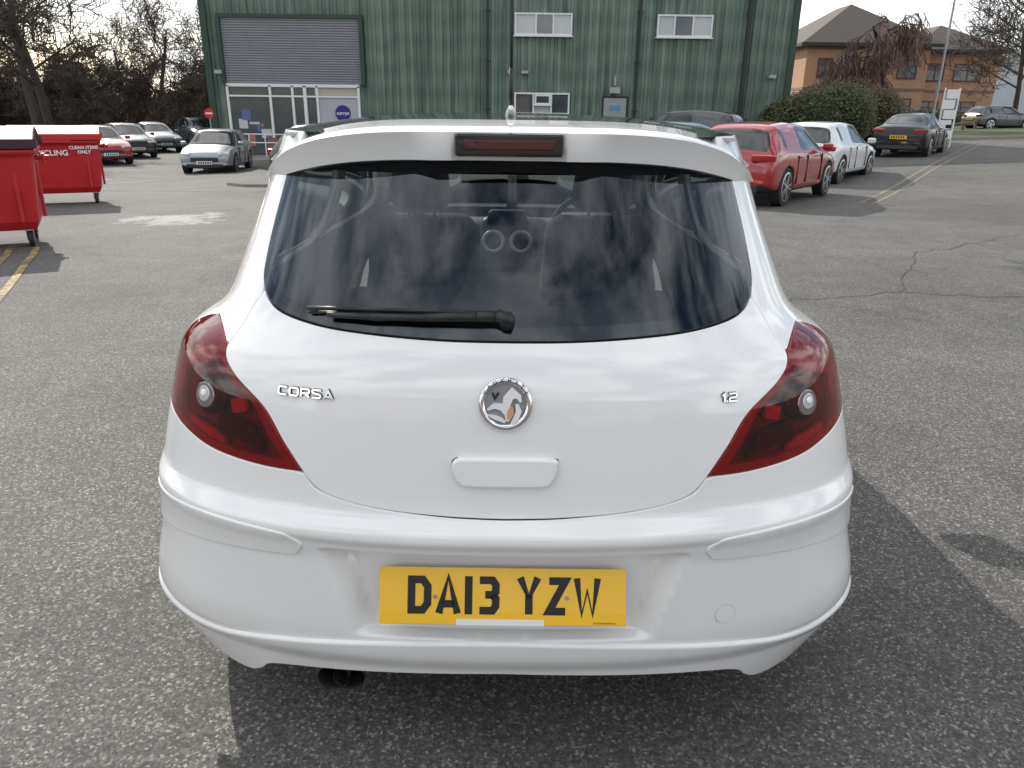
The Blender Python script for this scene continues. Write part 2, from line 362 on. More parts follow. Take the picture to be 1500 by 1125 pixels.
M_rglass=glassmat('rear_glass',(.42,.46,.47),refl=(.82,.90,1.0),ior=1.62)
panel('rear_window',mir(glass_half),M_rglass,car,sp=.03,depth=.004,lip=.001)
def inset(half,d):
    out=[]
    for i,(a,z) in enumerate(half):
        p=half[max(i-1,0)];q=half[min(i+1,len(half)-1)];t=Vector((q[0]-p[0],q[1]-p[1])).normalized();n=Vector((-t.y,t.x))
        c=Vector((.0-a,1.2-z))
        if n.dot(c)<0: n=-n
        out.append((max(a+n.x*d,0),z+n.y*d))
    return out
inn=inset(glass_half,.024)
inn[0]=(0,1.325);inn[-1]=(0,1.042)
inn=[(a,min(z,1.325)) for a,z in inn]
panel('window_frit',mir(glass_half),M_gloss,car,holes=[mir(inn)],sp=.03,off=-.004,depth=0)
# tailgate
tt=spline(up([(0,1.016),(.074,1.017),(.193,1.022),(.3175,1.029),(.436,1.042),(.499,1.057),(.532,1.074)]))
ts=spline(up([(.532,1.074),(.555,1.045),(.556,1.01),(.529,.972),(.458,.930),(.366,.876),(.312,.808),(.268,.748)]))
tb=spline(up([(.268,.748),(.2425,.719),(.202,.700),(.1375,.686),(.0567,.677),(0,.674)]))
panel('tailgate',mir(tt+ts[1:]+tb[1:]),M_white,car,sp=.02,depth=.014,lip=.0022)
li=spline(up([(.276,.751),(.320,.809),(.375,.878),(.466,.932),(.5375,.972)]))
lt=spline(up([(.5375,.972),(.60,.985),(.68,.997),(.742,1.002)]),6)
lo=spline(up([(.742,1.002),(.82,.985),(.88,.94),(.90,.88),(.86,.812)]),6)
lb=spline(up([(.86,.812),(.71,.796),(.6,.780),(.496,.763),(.3625,.752),(.276,.751)]))
lamp=li+lt[1:]+lo[1:]+lb[1:-1]
M_lens=glassmat('lamp_lens',(.86,.09,.11),ior=1.55)
M_lin=mat('lamp_inner',(.16,.018,.02),.3,coat=.4,var=.8,scale=18)
M_refl=mat('lamp_reflector',(1.0,.14,.07),.2,var=.4,scale=140,bump=.8,bscale=160)
M_frame=mat('lamp_frame',(.50,.014,.028),.12,coat=1)
M_bowl=mat('reversing_bowl',(.30,.28,.28),.12,metal=.8,coat=1,var=.5,scale=40)
M_bowl2=mat('reversing_core',(.72,.72,.72),.1,metal=.5,coat=1,var=.3,scale=60)
def shrink(poly,k):
    cx=sum(p[0] for p in poly)/len(poly);cz=sum(p[1] for p in poly)/len(poly)
    return [(cx+(a-cx)*k,cz+(z-cz)*k) for a,z in poly]
def sgn(poly,s): return [(a*s,z) for a,z in poly]
def circ(ca,cz,r,n=28,ra=None): return [(ca+(ra or r)*math.cos(2*math.pi*i/n),cz+r*math.sin(2*math.pi*i/n)) for i in range(n)]
for s,nm in ((-1,'left'),(1,'right')):
    la=empty('tail_lamp_'+nm);la.parent=car
    P=sgn(lamp,s);c=(.545*U,.868)
    panel('lens_'+nm,P,M_lens,la,holes=[sgn(circ(c[0],c[1],.027,ra=.042),s)],sp=.02,depth=.004,lip=.0022)
    panel('frame_'+nm,P,M_frame,la,holes=[sgn(shrink(lamp,.88),s)],sp=.02,off=-.005,depth=.025,lip=.002)
    panel('housing_'+nm,P,M_lin,la,sp=.02,off=-.030,depth=0)
    panel('upper_red_'+nm,sgn(up([(.60,.93),(.55,.955),(.60,.972),(.70,.985),(.80,.965),(.85,.90),(.80,.84),(.74,.83),(.74,.90)]),s),M_frame,la,sp=.02,off=-.012,depth=.02,lip=.006)
    panel('ring_'+nm,sgn(circ(c[0],c[1],.040,ra=.062),s),M_gloss,la,sp=.01,off=-.012,depth=.014,lip=.004)
    panel('bowl_'+nm,sgn(circ(c[0],c[1],.025,ra=.039),s),M_bowl,la,sp=.01,off=.0005,depth=.016,lip=.003)
    panel('bowl_core_'+nm,sgn(circ(c[0]+.003,c[1]+.002,.015,ra=.023),s),M_bowl2,la,sp=.01,off=.0012,depth=.004,lip=.002)
    panel('bulb_'+nm,sgn(circ(c[0]+.004,c[1]+.004,.005,ra=.008),s),mat('bulb_'+nm,(.97,.97,.97),.1),la,sp=.01,off=.004,depth=.006,lip=.002)
    panel('reflector_a_'+nm,sgn(up([(.45,.845),(.415,.855),(.425,.882),(.462,.870)]),s),M_refl,la,sp=.01,off=-.008,depth=.01)
    panel('reflector_b_'+nm,sgn(up([(.62,.791),(.47,.768),(.475,.784),(.52,.797),(.62,.808)]),s),M_refl,la,sp=.01,off=-.012,depth=.01)
    panel('reflector_e_'+nm,sgn(up([(.50,.805),(.36,.775),(.40,.825),(.49,.84)]),s),mat('lamp_grille_'+nm,(.05,.008,.008),.3,var=.8,scale=60),la,sp=.01,off=-.010,depth=.01)
def arc(cy,cz,r,zmin,n=22):
    o=[];t0=math.asin((zmin-cz)/r)
    for i in range(n+1):
        t=t0+(math.pi-2*t0)*i/n;yy=cy+r*math.cos(math.pi-t);zz=cz+r*math.sin(t);o.append((AY(yy,zz),zz))
    return o
RWY,FWY,WZ,WR=.72,3.23,.29,.335
topz=1.398
side=[(U*.565,topz)]+[(a+.0045,z) for a,z in gs[2:]]+[(a+.0072,z-.001) for a,z in ts[1:26]]
side=[p for p in side if p[1]>.977]
side+=[(a,z+.0045) for a,z in lt[1:]]+[(a+.005,z) for a,z in lo[1:]]
side+=[(U*.95,.806),(AY(RWY-.10,.615),.700)]
ra=arc(RWY,WZ,WR,.24);fa=arc(FWY,WZ,WR,.24)
k=next(i for i,p in enumerate(ra) if p[1]>.60)
side+=ra[k:]
side+=[(AY(RWY+WR,.24)+.05,.20),(AY(FWY-WR,.24)-.05,.20)]+fa+[(4.1,.22),(4.8,.22),(4.8,.72),(4.8,.80),(4.8,.86),(4.8,.93),(4.8,topz)]
def yz(l): return [(AY(y,z),z) for y,z in l]
w1=yz([(.86,1.02),(.88,1.20),(1.0,1.31),(1.12,1.335),(1.42,1.34),(1.40,1.0),(1.1,.99)])
w2=yz([(1.50,1.0),(1.52,1.342),(1.75,1.345),(1.95,1.33),(2.2,1.20),(2.42,1.02),(2.4,.985)])
ws=[(4.05,1.0),(4.1,1.36),(4.79,1.37),(4.79,.96),(4.3,.965)]
M_sglass=glassmat('side_glass',(.75,.78,.77),ior=1.5);M_ws=glassmat('windscreen_glass',(.85,.9,.88))
for s,nm in ((-1,'left'),(1,'right')):
    panel('body_side_'+nm,sgn(side,s),M_white,car,holes=[sgn(w1,s),sgn(w2,s),sgn(ws,s)],sp=.04,spz=.02,depth=.014,lip=.0022)
    panel('quarter_glass_'+nm,sgn(w1,s),M_sglass,car,sp=.06,off=-.004,depth=0)
    panel('door_glass_'+nm,sgn(w2,s),M_sglass,car,sp=.06,off=-.004,depth=0)
    panel('windscreen_'+nm,sgn(ws,s),M_ws,car,sp=.06,off=-.004,depth=0)
    panel('headlamp_'+nm,sgn([(4.0,.62),(4.0,.72),(4.35,.70),(4.4,.60)],s),M_head,car,sp=.04,off=.004,depth=.01)
    mb=MB();mb.box((s*.93,2.33,1.0),(.2,.09,.13));mb.make('door_mirror_'+nm,M_white,car,bevel=.03)
mb=MB();mb.box((0,3.985,.42),(.9,.03,.2));mb.make('front_grille',M_black,car,bevel=.01)
bt=spline(up([(0,.668),(.0567,.671),(.1375,.680),(.202,.694),(.2475,.7125),(.270,.741)]))
bl=spline(up([(.282,.7445),(.3625,.7465),(.496,.7575),(.6,.7745),(.71,.790),(.86,.805)]))
bs=[(U*.945,.800),(AY(RWY-.108,.60),.695)]
ral=[p for p in ra if p[0]<AY(RWY,.6) and p[1]<.60][::-1]
ral=[(a-.004,z) for a,z in ral if z>.335]
gr=spline(up([(.84,.330),(.70,.325),(.567,.312),(.45,.322),(.3375,.342),(.1375,.368),(0,.379)]))
panel('rear_bumper',mir(bt+bl+bs+ral+gr),M_white,car,sp=.012,spz=.006,depth=.012,lip=.003)
lg=[(a,z-.005) for a,z in gr][::-1]
lipb=spline(up([(.84,.245),(.72,.218),(.62,.20),(.52,.191),(.46,.190),(.415,.207),(.37,.238),(.293,.256),(.152,.270),(0,.279)]))
panel('rear_skirt',mir(lg+lipb),M_white,car,sp=.014,off=.011,depth=.05,lip=.006)
bk=[(0,1.03),(.5*U,1.06),(.93*U,.98),(.93*U,.62),(.84*U,.3),(.5*U,.25),(.3*U,.285),(0,.31)]
panel('inner_shell',mir(bk),M_seam,car,holes=[sgn(lamp,-1),sgn(lamp,1)],sp=.02,off=-.011,depth=0)
bd=spline(up([(.80,.612),(.6825,.620),(.4925,.629),(.318,.624),(.285,.613),(.268,.597),(.274,.580),(.2875,.571),(.352,.566),(.526,.551),(.6975,.532),(.80,.525)]))
for s,nm in ((-1,'left'),(1,'right')): panel('bumper_strip_'+nm,sgn(bd,s),M_white,car,sp=.015,off=.0045,depth=.008,lip=.004)
def xz(l): return [(AX(x,z),z) for x,z in l]
hd=xz(spline([(-.090,.794),(-.0985,.786),(-.096,.768),(-.086,.752),(-.073,.747),(0,.746),(.073,.747),(.086,.752),(.096,.768),(.0985,.786),(.090,.794),(0,.795),(-.090,.794)],6)[:-1])
panel('tailgate_handle_gap',xz(spline([(-.096,.800),(-.106,.791),(-.102,.766),(-.091,.747),(-.077,.7405),(0,.7395),(.077,.7405),(.091,.747),(.102,.766),(.106,.791),(.096,.800),(0,.801),(-.096,.800)],6)[:-1]),mat('handle_gap',(.10,.10,.10),.6),car,sp=.01,off=.0008,depth=0)
panel('tailgate_handle',hd,M_white,car,sp=.01,off=.014,depth=.020,lip=.007)
tow=xz([(.483+.0235*math.cos(t*.2618),.425+.0235*math.sin(t*.2618)) for t in range(24)])
panel('tow_cover_rim',tow,mat('cover_gap',(.3,.3,.3),.6),car,sp=.008,off=.0006,depth=0)
panel('tow_cover',xz([(.483+.0222*math.cos(t*.2618),.425+.0222*math.sin(t*.2618)) for t in range(24)]),M_white,car,sp=.008,off=.0015,depth=.001,lip=.0005)
# roof
v=[];f=[];K=9;NA=72
ring=[SF(4.8*(-1+2*i/NA),1.398) for i in range(NA)]
cy=1.2
for k in range(K):
    t=1-k/K
    for p in ring: v.append((p.x*t,cy+(p.y-cy)*t,1.398+.046*(1-t**3)))
v.append((0,cy,1.444))
for k in range(K-1):
    for i in range(NA): j=(i+1)%NA;f.append((k*NA+i,k*NA+j,(k+1)*NA+j,(k+1)*NA+i))
for i in range(NA): f.append(((K-1)*NA+i,(K-1)*NA+(i+1)%NA,K*NA))
obj('roof',v,f,M_gloss,car,smooth=True)
# spoiler
v=[];f=[];n=90
for i in range(n+1):
    t=-1+2*i/n;q=abs(t)**4.5;e=abs(t)**9
    x=.600*t;bu=.020*lramp((.215-abs(x))/.06)
    if abs(x)<.114: bu-=.014
    zt=1.414-.115*q;yt=.30+.30*q
    th=.050*(1-e)+.012
    zl=1.430-.10*q;yl=.62+.10*q
    pts=[(x*.97,yl,zl-.004),(x*.985,yl-.10,zl+.000),(x,yt+.10,zt+.0045),(x,yt+.012,zt+.001),(x,yt-bu*.3,zt-.006),(x*.998,yt+.012-bu,zt-th*.45),(x*.995,yt+.024-bu,zt-th),(x*.985,yt+.05,zt-th-.004),(x*.96,yt+.14,zt-th+.006)]
    v+=pts
m=9
for i in range(n):
    for j in range(m-1): a=i*m+j;f.append((a,a+1,a+m+1,a+m)[::-1])
f.append(tuple(range(m)));f.append(tuple(n*m+j for j in range(m))[::-1])
so_=obj('rear_spoiler',v,f,M_white,car,smooth=True)
es=so_.modifiers.new('e','EDGE_SPLIT');es.split_angle=R(40)
mb=MB();mb.box((0,.305,1.384),(.222,.034,.046));mb.make('brake_lamp_housing',M_gloss,car,bevel=.006)
mb=MB();mb.box((0,.286,1.384),(.185,.006,.020));mb.make('brake_lamp_lens',mat('brake_lens',(.05,.004,.006),.15,coat=1),car,bevel=.003)
v=[];f=[]
for i in range(41):
    t=-1+2*i/40;q=abs(t)**4.5
    v+=[(.585*t,.33+.29*q,1.355-.10*q),(.575*t,.44+.22*q,1.375-.10*q)]
    if i: k=2*i;f.append((k-2,k-1,k+1,k))
obj('spoiler_underside',v,f,M_black,car,smooth=True)
mb=MB();mb.tube((0,.80,1.432),(0,.71,1.455),.018,.008,12,1);mb.tube((0,.73,1.455),(0,.70,1.55),.0055,.0045,8,0)
mb.tube((0,.70,1.55),(0,.60,1.86),.0042,.0026,8,0)
mb.make('roof_aerial',[M_black,M_white],car,smooth=True)
def onS(x,z,h):
    a=AX(x,z);return SF(a,z)+SN(a,z)*h
mb=MB()
pts=[(-.005,1.058,.018,.012),(-.06,1.057,.022,.011),(-.16,1.053,.020,.008),(-.27,1.050,.018,.0065),(-.36,1.049,.014,.006)]
for p,q in zip(pts,pts[1:]): mb.tube(onS(p[0],p[1],p[2]),onS(q[0],q[1],q[2]),p[3],q[3],8)
mb.tube(onS(.0,1.053,-.002),onS(0,1.053,.03),.017,.014,14)
mb.tube(onS(-.02,1.059,.022),onS(.012,1.048,.022),.013,.012,10)
mb.make('wiper_arm',M_black,car,smooth=True)
mb=MB();bp=[(-.405,1.052),(-.30,1.0585),(-.20,1.061),(-.10,1.0615),(-.03,1.060)]
for p,q in zip(bp,bp[1:]): mb.tube(onS(p[0],p[1],.006),onS(q[0],q[1],.006),.004,.004,6);mb.tube(onS(p[0],p[1]+.005,.013),onS(q[0],q[1]+.005,.013),.005,.005,6)
mb.make('wiper_blade',M_black,car,smooth=True)
def frame_at(x,z,h=0):
    a=AX(x,z);p=SF(a,z)+SN(a,z)*h;nrm=SN(a,z);zx=(SF(a+.004,z)-SF(a-.004,z)).normalized();zy=nrm.cross(zx)
    return Matrix((( zx.x,zy.x,nrm.x,p.x),(zx.y,zy.y,nrm.y,p.y),(zx.z,zy.z,nrm.z,p.z),(0,0,0,1)))
bdg=empty('badge');bdg.parent=car;bdg.matrix_local=frame_at(0,.909,.002)
def torus(Rm,r,sq=1,n=48,m=10):
    v=[];f=[]
    for i in range(n):
        t=2*math.pi*i/n
        for j in range(m):
            q=2*math.pi*j/m;rr=Rm+r*math.cos(q);v.append((rr*math.cos(t),rr*math.sin(t),r*sq*math.sin(q)+r*sq))
    for i in range(n):
        for j in range(m): f.append((i*m+j,((i+1)%n)*m+j,((i+1)%n)*m+(j+1)%m,i*m+(j+1)%m))
    return v,f
v,f=torus(.0465,.0065,.7);obj('badge_ring',v,f,M_chrome,bdg,smooth=True)
mb=MB();mb.tube((0,0,0),(0,0,.003),.045,.045,40);mb.make('badge_disc',mat('badge_grey',(.26,.26,.27),.4,metal=.2),bdg)
def strokeshape(name,paths,w,h,m,parent,tap=None,lim=.45):
    mb=MB()
    for P in paths:
        n=len(P);L_=[];Rr=[]
        for i in range(n):
            p=Vector(P[i]);a=Vector(P[max(i-1,0)]);b=Vector(P[min(i+1,n-1)])
            d1=(p-a).normalized() if i>0 else (b-p).normalized();d2=(b-p).normalized() if i<n-1 else d1
            closed=(P[0]==P[-1])
            if closed and i in (0,n-1): d1=(Vector(P[0])-Vector(P[-2])).normalized();d2=(Vector(P[1])-Vector(P[0])).normalized()
            n1=Vector((-d1.y,d1.x));n2=Vector((-d2.y,d2.x));mm=(n1+n2)
            mm=mm.normalized() if mm.length>.01 else n1
            k=1/max(lim,mm.dot(n1));ww=w/2*(tap[i] if tap else 1)*k
            L_.append(p+mm*ww);Rr.append(p-mm*ww)
        k=len(mb.v)
        for l,r in zip(L_,Rr): mb.v+=[(l.x,l.y,0),(r.x,r.y,0),(l.x,l.y,h),(r.x,r.y,h)]
        for i in range(n-1):
            q=k+4*i
            for fc in [(q+2,q+3,q+7,q+6),(q,q+2,q+6,q+4),(q+1,q+5,q+7,q+3)]: mb.f.append(fc[::-1]);mb.m.append(0)
        q=k+4*(n-1)
        mb.f.append((k,k+1,k+3,k+2));mb.m.append(0);mb.f.append((q,q+2,q+3,q+1));mb.m.append(0)
    return mb.make(name,m,parent)
strokeshape('badge_griffin',[[(-.036,-.012),(-.022,-.004),(-.006,-.006),(.006,-.020),(.004,-.034)]],.012,.008,M_satin,bdg,[.3,.9,1.2,1.2,.5])
strokeshape('badge_griffin_neck',[[(.0,-.010),(.004,.010),(.014,.022),(.026,.014),(.030,.004)]],.013,.010,M_satin,bdg,[1,1.4,1.3,.8,.3])
strokeshape('badge_griffin_leg',[[(.022,.0),(.026,-.014),(.020,-.030),(.012,-.040)]],.011,.009,M_satin,bdg,[.6,1,1,.6])
strokeshape('badge_griffin_tail',[[(-.034,-.022),(-.022,-.026),(-.010,-.030),(.0,-.036)]],.009,.0085,M_satin,bdg,[.4,1,1,.5])
strokeshape('badge_worn_patch',[[(.012,-.004),(.010,-.018),(.006,-.030)]],.012,.0115,mat('worn_copper',(.55,.32,.2),.5),bdg,[.5,1.1,.6])
strokeshape('badge_flag',[[(-.026,.022),(-.021,.010),(-.014,.022)]],.004,.006,M_ink,bdg)
def text(name,body,size,m,parent,M,ext=.0015,offs=.0,align='CENTER',sx=1):
    c=bpy.data.curves.new(name,'FONT');c.body=body;c.size=size;c.extrude=ext;c.offset=offs;c.align_x=align;c.align_y='CENTER'
    c.materials.append(m);o=bpy.data.objects.new(name,c);sc.collection.objects.link(o);o.parent=parent
    o.matrix_local=M@Matrix.Diagonal((sx,1,1,1));return o
for i,ch in enumerate('VAUXHALL'):
    t=R(152-124*i/7);text('badge_letter_%d'%i,ch,.0105,M_ink,bdg,Matrix.Translation((.0465*math.cos(t),.0465*math.sin(t),.0088))@Matrix.Rotation(t-math.pi/2,4,'Z'),.0006,.0002)
G={'C':[[(1,1),(.15,1),(0,.85),(0,.15),(.15,0),(1,0)]],'O':[[(.15,0),(0,.15),(0,.85),(.15,1),(.85,1),(1,.85),(1,.15),(.85,0),(.15,0)]],
'R':[[(0,0),(0,1),(.85,1),(1,.85),(1,.6),(.85,.45),(.1,.45)],[(.45,.45),(1,0)]],'S':[[(1,1),(.15,1),(0,.85),(.05,.6),(.9,.42),(1,.2),(.85,0),(0,0)]],
'A':[[(0,0),(.5,1),(1,0)],[(.17,.26),(.83,.26)]],'1':[[(.3,.8),(.8,1),(.8,0)]],'2':[[(0,1),(.85,1),(1,.85),(1,.62),(.85,.5),(.1,.45),(0,.3),(0,0),(1,0)]],
'D':[[(0,0),(0,1),(.7,1),(1,.78),(1,.22),(.7,0),(0,0)]],'3':[[(0,1),(.8,1),(1,.85),(1,.62),(.8,.52),(.35,.52)],[(.8,.52),(1,.4),(1,.15),(.8,0),(0,0)]],
'Y':[[(0,1),(.5,.46),(1,1)],[(.5,.52),(.5,0)]],'Z':[[(0,1),(1,1),(0,0),(1,0)]],'W':[[(0,1),(.24,0),(.5,.66),(.76,0),(1,1)]],'I':[[(.5,1),(.5,0)]]}
x=-.461
for i,ch in enumerate('CORSA'):
    e=empty('letter_%s_%d'%(ch,i));e.parent=car;e.matrix_local=frame_at(x+.0105,.9115,.0012)
    bs_p=[[((p[0]-.5)*.0185,(p[1]-.5)*.0155) for p in P] for P in G[ch]]
    strokeshape('shadow_base',bs_p,.0058,.0014,M_seam,e);strokeshape('stroke',bs_p,.0038,.004,M_chrome,e);x+=.0243
x=.438
for i,(ch,ww) in enumerate((('1',.010),('.',.003),('2',.017))):
    e=empty('letter_%s'%(ch if ch!='.' else 'dot'));e.parent=car
    if ch=='.':
        e.matrix_local=frame_at(.4475,.9015,.0012);mb=MB();mb.box((0,0,.001),(.0035,.0035,.004));mb.make('stroke',M_chrome,e);continue
    e.matrix_local=frame_at(x,.9085,.0012)
    bs_p=[[((p[0]-.5)*ww,(p[1]-.5)*.0155) for p in P] for P in G[ch]]
    strokeshape('shadow_base',bs_p,.0058,.0014,M_seam,e);strokeshape('stroke',bs_p,.0038,.004,M_chrome,e);x+=.0215
# number plate
pb=Vector((-.002,.002,.432));pt=Vector((-.002,.050,.541))
pu=(pt-pb).normalized();pn=Vector((1,0,0)).cross(pu);pm=(pb+pt)/2
PM=Matrix(((1,pu.x,pn.x,pm.x),(0,pu.y,pn.y,pm.y),(0,pu.z,pn.z,pm.z),(0,0,0,1)))
pe=empty('number_plate');pe.parent=car;pe.matrix_local=PM
H=(pt-pb).length
mb=MB();mb.box((0,0,0),(.52,H,.004));mb.make('plate',M_plateY,pe,bevel=.0015)
mb=MB();mb.box((0,0,-.014),(.48,H*.85,.022));mb.make('plate_backing',M_black,pe)
CH=.079;S=.0160;x=-.200
for ch,ww in (('D',.05),('A',.055),('I',.014),('3',.05),(' ',.019),('Y',.053),('Z',.05),('W',.060)):
    if ch!=' ':
        ps=G[ch];out=[];diag=ch in 'AYW'
        for P in ps:
            q=[]
            for (a,b) in P:
                xx=x+S/2+a*(ww-S) if ch!='I' else x+ww/2
                ins=.0015 if diag else (0 if ch=='I' else S/2)
                yy=-CH/2+ins+b*(CH-2*ins)
                q.append((xx,yy))
            out.append(q)
        o=strokeshape('char_'+ch,out,S*({'A':.98,'Y':1.0,'W':.86}.get(ch,1)),.0006,M_ink,pe,None,.97 if diag else .45);o.location=(0,.002,.0022)
    x+=ww+.0082
mb=MB()
for sx in (-.142,.136): mb.tube((sx,-.002,.002),(sx,-.002,.0045),.0045,.004,12)
mb.make('plate_screws',mat('screw_steel',(.35,.33,.3),.35,metal=.8),pe)
mb=MB();mb.box((-.005,-H/2+.006,.0027),(.185,.013,.0012));mb.make('plate_sticker',M_plateW,pe)
text('plate_maker','SUTTON MOTOR CO',.005,M_ink,pe,Matrix.Translation((.215,-H/2+.006,.0023)),.0002)
mb=MB()
for dx in (-.018,.018):
    mb.tube((-.375+dx,.09,.212),(-.375+dx,.45,.219),.036,.036,24,0,False);mb.tube((-.375+dx,.095,.212),(-.375+dx,.45,.219),.031,.031,24,1,False);mb.tube((-.375+dx,.30,.212),(-.375+dx,.32,.212),.031,.031,20,1)
mb.make('exhaust_pipe',[mat('exhaust_steel',(.30,.26,.22),.35,metal=.85,var=.4,scale=20),M_seam],car,smooth=True)
mb=MB();mb.box((0,2.0,.30),(1.4,3.3,.12));mb.box((0,.52,.36),(1.0,.6,.2));mb.make('underbody',M_seam,car)
def wheel(mb_t,x,y,z,r,wd,s,tyre=0,rim=1,dark=2,spokes=5):
    mb_t.tube((x-wd/2,y,z),(x+wd/2,y,z),r,r,28,tyre)
    xo=x+s*wd/2
    mb_t.tube((xo,y,z),(xo+s*.006,y,z),r*.74,r*.72,28,dark)
    mb_t.tube((xo+s*.004,y,z),(xo+s*.018,y,z),r*.14,r*.12,12,rim)
    n=28
    for i in range(n):
        t=2*math.pi*i/n;t2=2*math.pi*(i+1)/n;k=len(mb_t.v)
        for (tt,rr,xx) in ((t,r*.78,.008),(t2,r*.78,.008),(t2,r*.70,.014),(t,r*.70,.014)): mb_t.v.append((xo+s*xx,y+rr*math.cos(tt),z+rr*math.sin(tt)))
        mb_t.f.append([k,k+1,k+2,k+3]);mb_t.m.append(rim)
    for i in range(spokes*2):
        t=2*math.pi*i/(spokes*2)+(.12 if i%2 else -.12)+.3;d=Vector((0,math.cos(t),math.sin(t)));e=Vector((0,-math.sin(t),math.cos(t)))
        c=Vector((xo+s*.013,y,z));k=len(mb_t.v)
        mb_t.v+=[tuple(c+d*r*.1+e*r*.045),tuple(c+d*r*.1-e*r*.045),tuple(c+d*r*.72-e*r*.05),tuple(c+d*r*.72+e*r*.05)]
        mb_t.f.append([k,k+1,k+2,k+3]);mb_t.m.append(rim)
mb=MB()
for s in (-1,1):
    for yy in (RWY,FWY): wheel(mb,s*.74,yy,.30,.30,.20,s)
mb.make('wheels',[M_tyre,M_alloy,M_seam],car)
# interior
M_seat=mat('seat_cloth',(.075,.075,.08),.9);M_dash=mat('dash_plastic',(.12,.12,.125),.6)
def rbox(name,c,d,m,bev,rx=0,parent=car):
    mb=MB();mb.box((0,0,0),d,taper=.88);o=mb.make(name,m,parent,smooth=False,loc=c,rot=(rx,0,0))
    b=o.modifiers.new('b','BEVEL');b.width=bev;b.segments=5
    for p in o.data.polygons: p.use_smooth=True
    return o
for sx,nm in ((-.36,'left'),(.36,'right')):
    rbox('front_seat_'+nm,(sx,1.82,.76),(.50,.16,.60),M_seat,.07,R(10))
    rbox('front_headrest_'+nm,(sx,1.74,1.165),(.25,.11,.17),M_seat,.05,R(8))
    mb=MB()
    for q in (-.05,.05): mb.tube((sx+q,1.76,1.0),(sx+q,1.745,1.12),.007,.007)
    mb.make('headrest_posts_'+nm,M_chrome,car)
rbox('rear_seat_back',(0,.95,.70),(1.18,.16,.50),M_seat,.07,R(12))
rbox('parcel_shelf',(0,.50,.90),(1.12,.70,.03),M_trim,.01)
rbox('dashboard',(0,2.62,.80),(1.30,.55,.26),M_dash,.09,R(-6))
rbox('dash_cowl',(.36,2.44,.93),(.36,.2,.1),M_dash,.04)
rbox('centre_stack',(-.02,2.36,.84),(.28,.12,.26),mat('stack_silver',(.22,.23,.24),.4),.03)
rbox('centre_display',(-.02,2.31,.975),(.20,.08,.07),M_seam,.02)
M_vent=mat('vent_silver',(.85,.86,.88),.35)
for q in (-.085,.045):
    v,f=torus(.046,.009);obj('air_vent_ring',v,f,M_vent,car,smooth=True,loc=(q,2.275,.865),rot=(R(80),0,0))
    mb=MB();mb.tube((q,2.29,.865),(q,2.30,.865),.044,.044,20);mb.make('air_vent',M_seam,car)
v,f=torus(.175,.014,1,40,8);obj('steering_wheel',v,f,M_seam,car,smooth=True,loc=(.36,2.18,.92),rot=(R(65),0,0))
mb=MB();mb.box((.36,2.19,.92),(.32,.04,.04));mb.box((.36,2.19,.90),(.1,.06,.1));mb.make('steering_wheel_hub',M_seam,car,bevel=.01)
mb=MB();mb.box((0,2.35,1.30),(.24,.03,.07));mb.tube((0,2.36,1.31),(0,2.30,1.39),.008,.008);mb.make('rear_view_mirror',M_black,car,bevel=.01)
mb=MB();mb.box((0,1.9,.38),(1.4,2.8,.03));mb.make('cabin_floor',M_dash,car)
mb=MB();mb.box((0,1.2,1.392),(1.06,1.3,.008));mb.make('headlining',mat('headlining',(.45,.45,.44),.9),car)
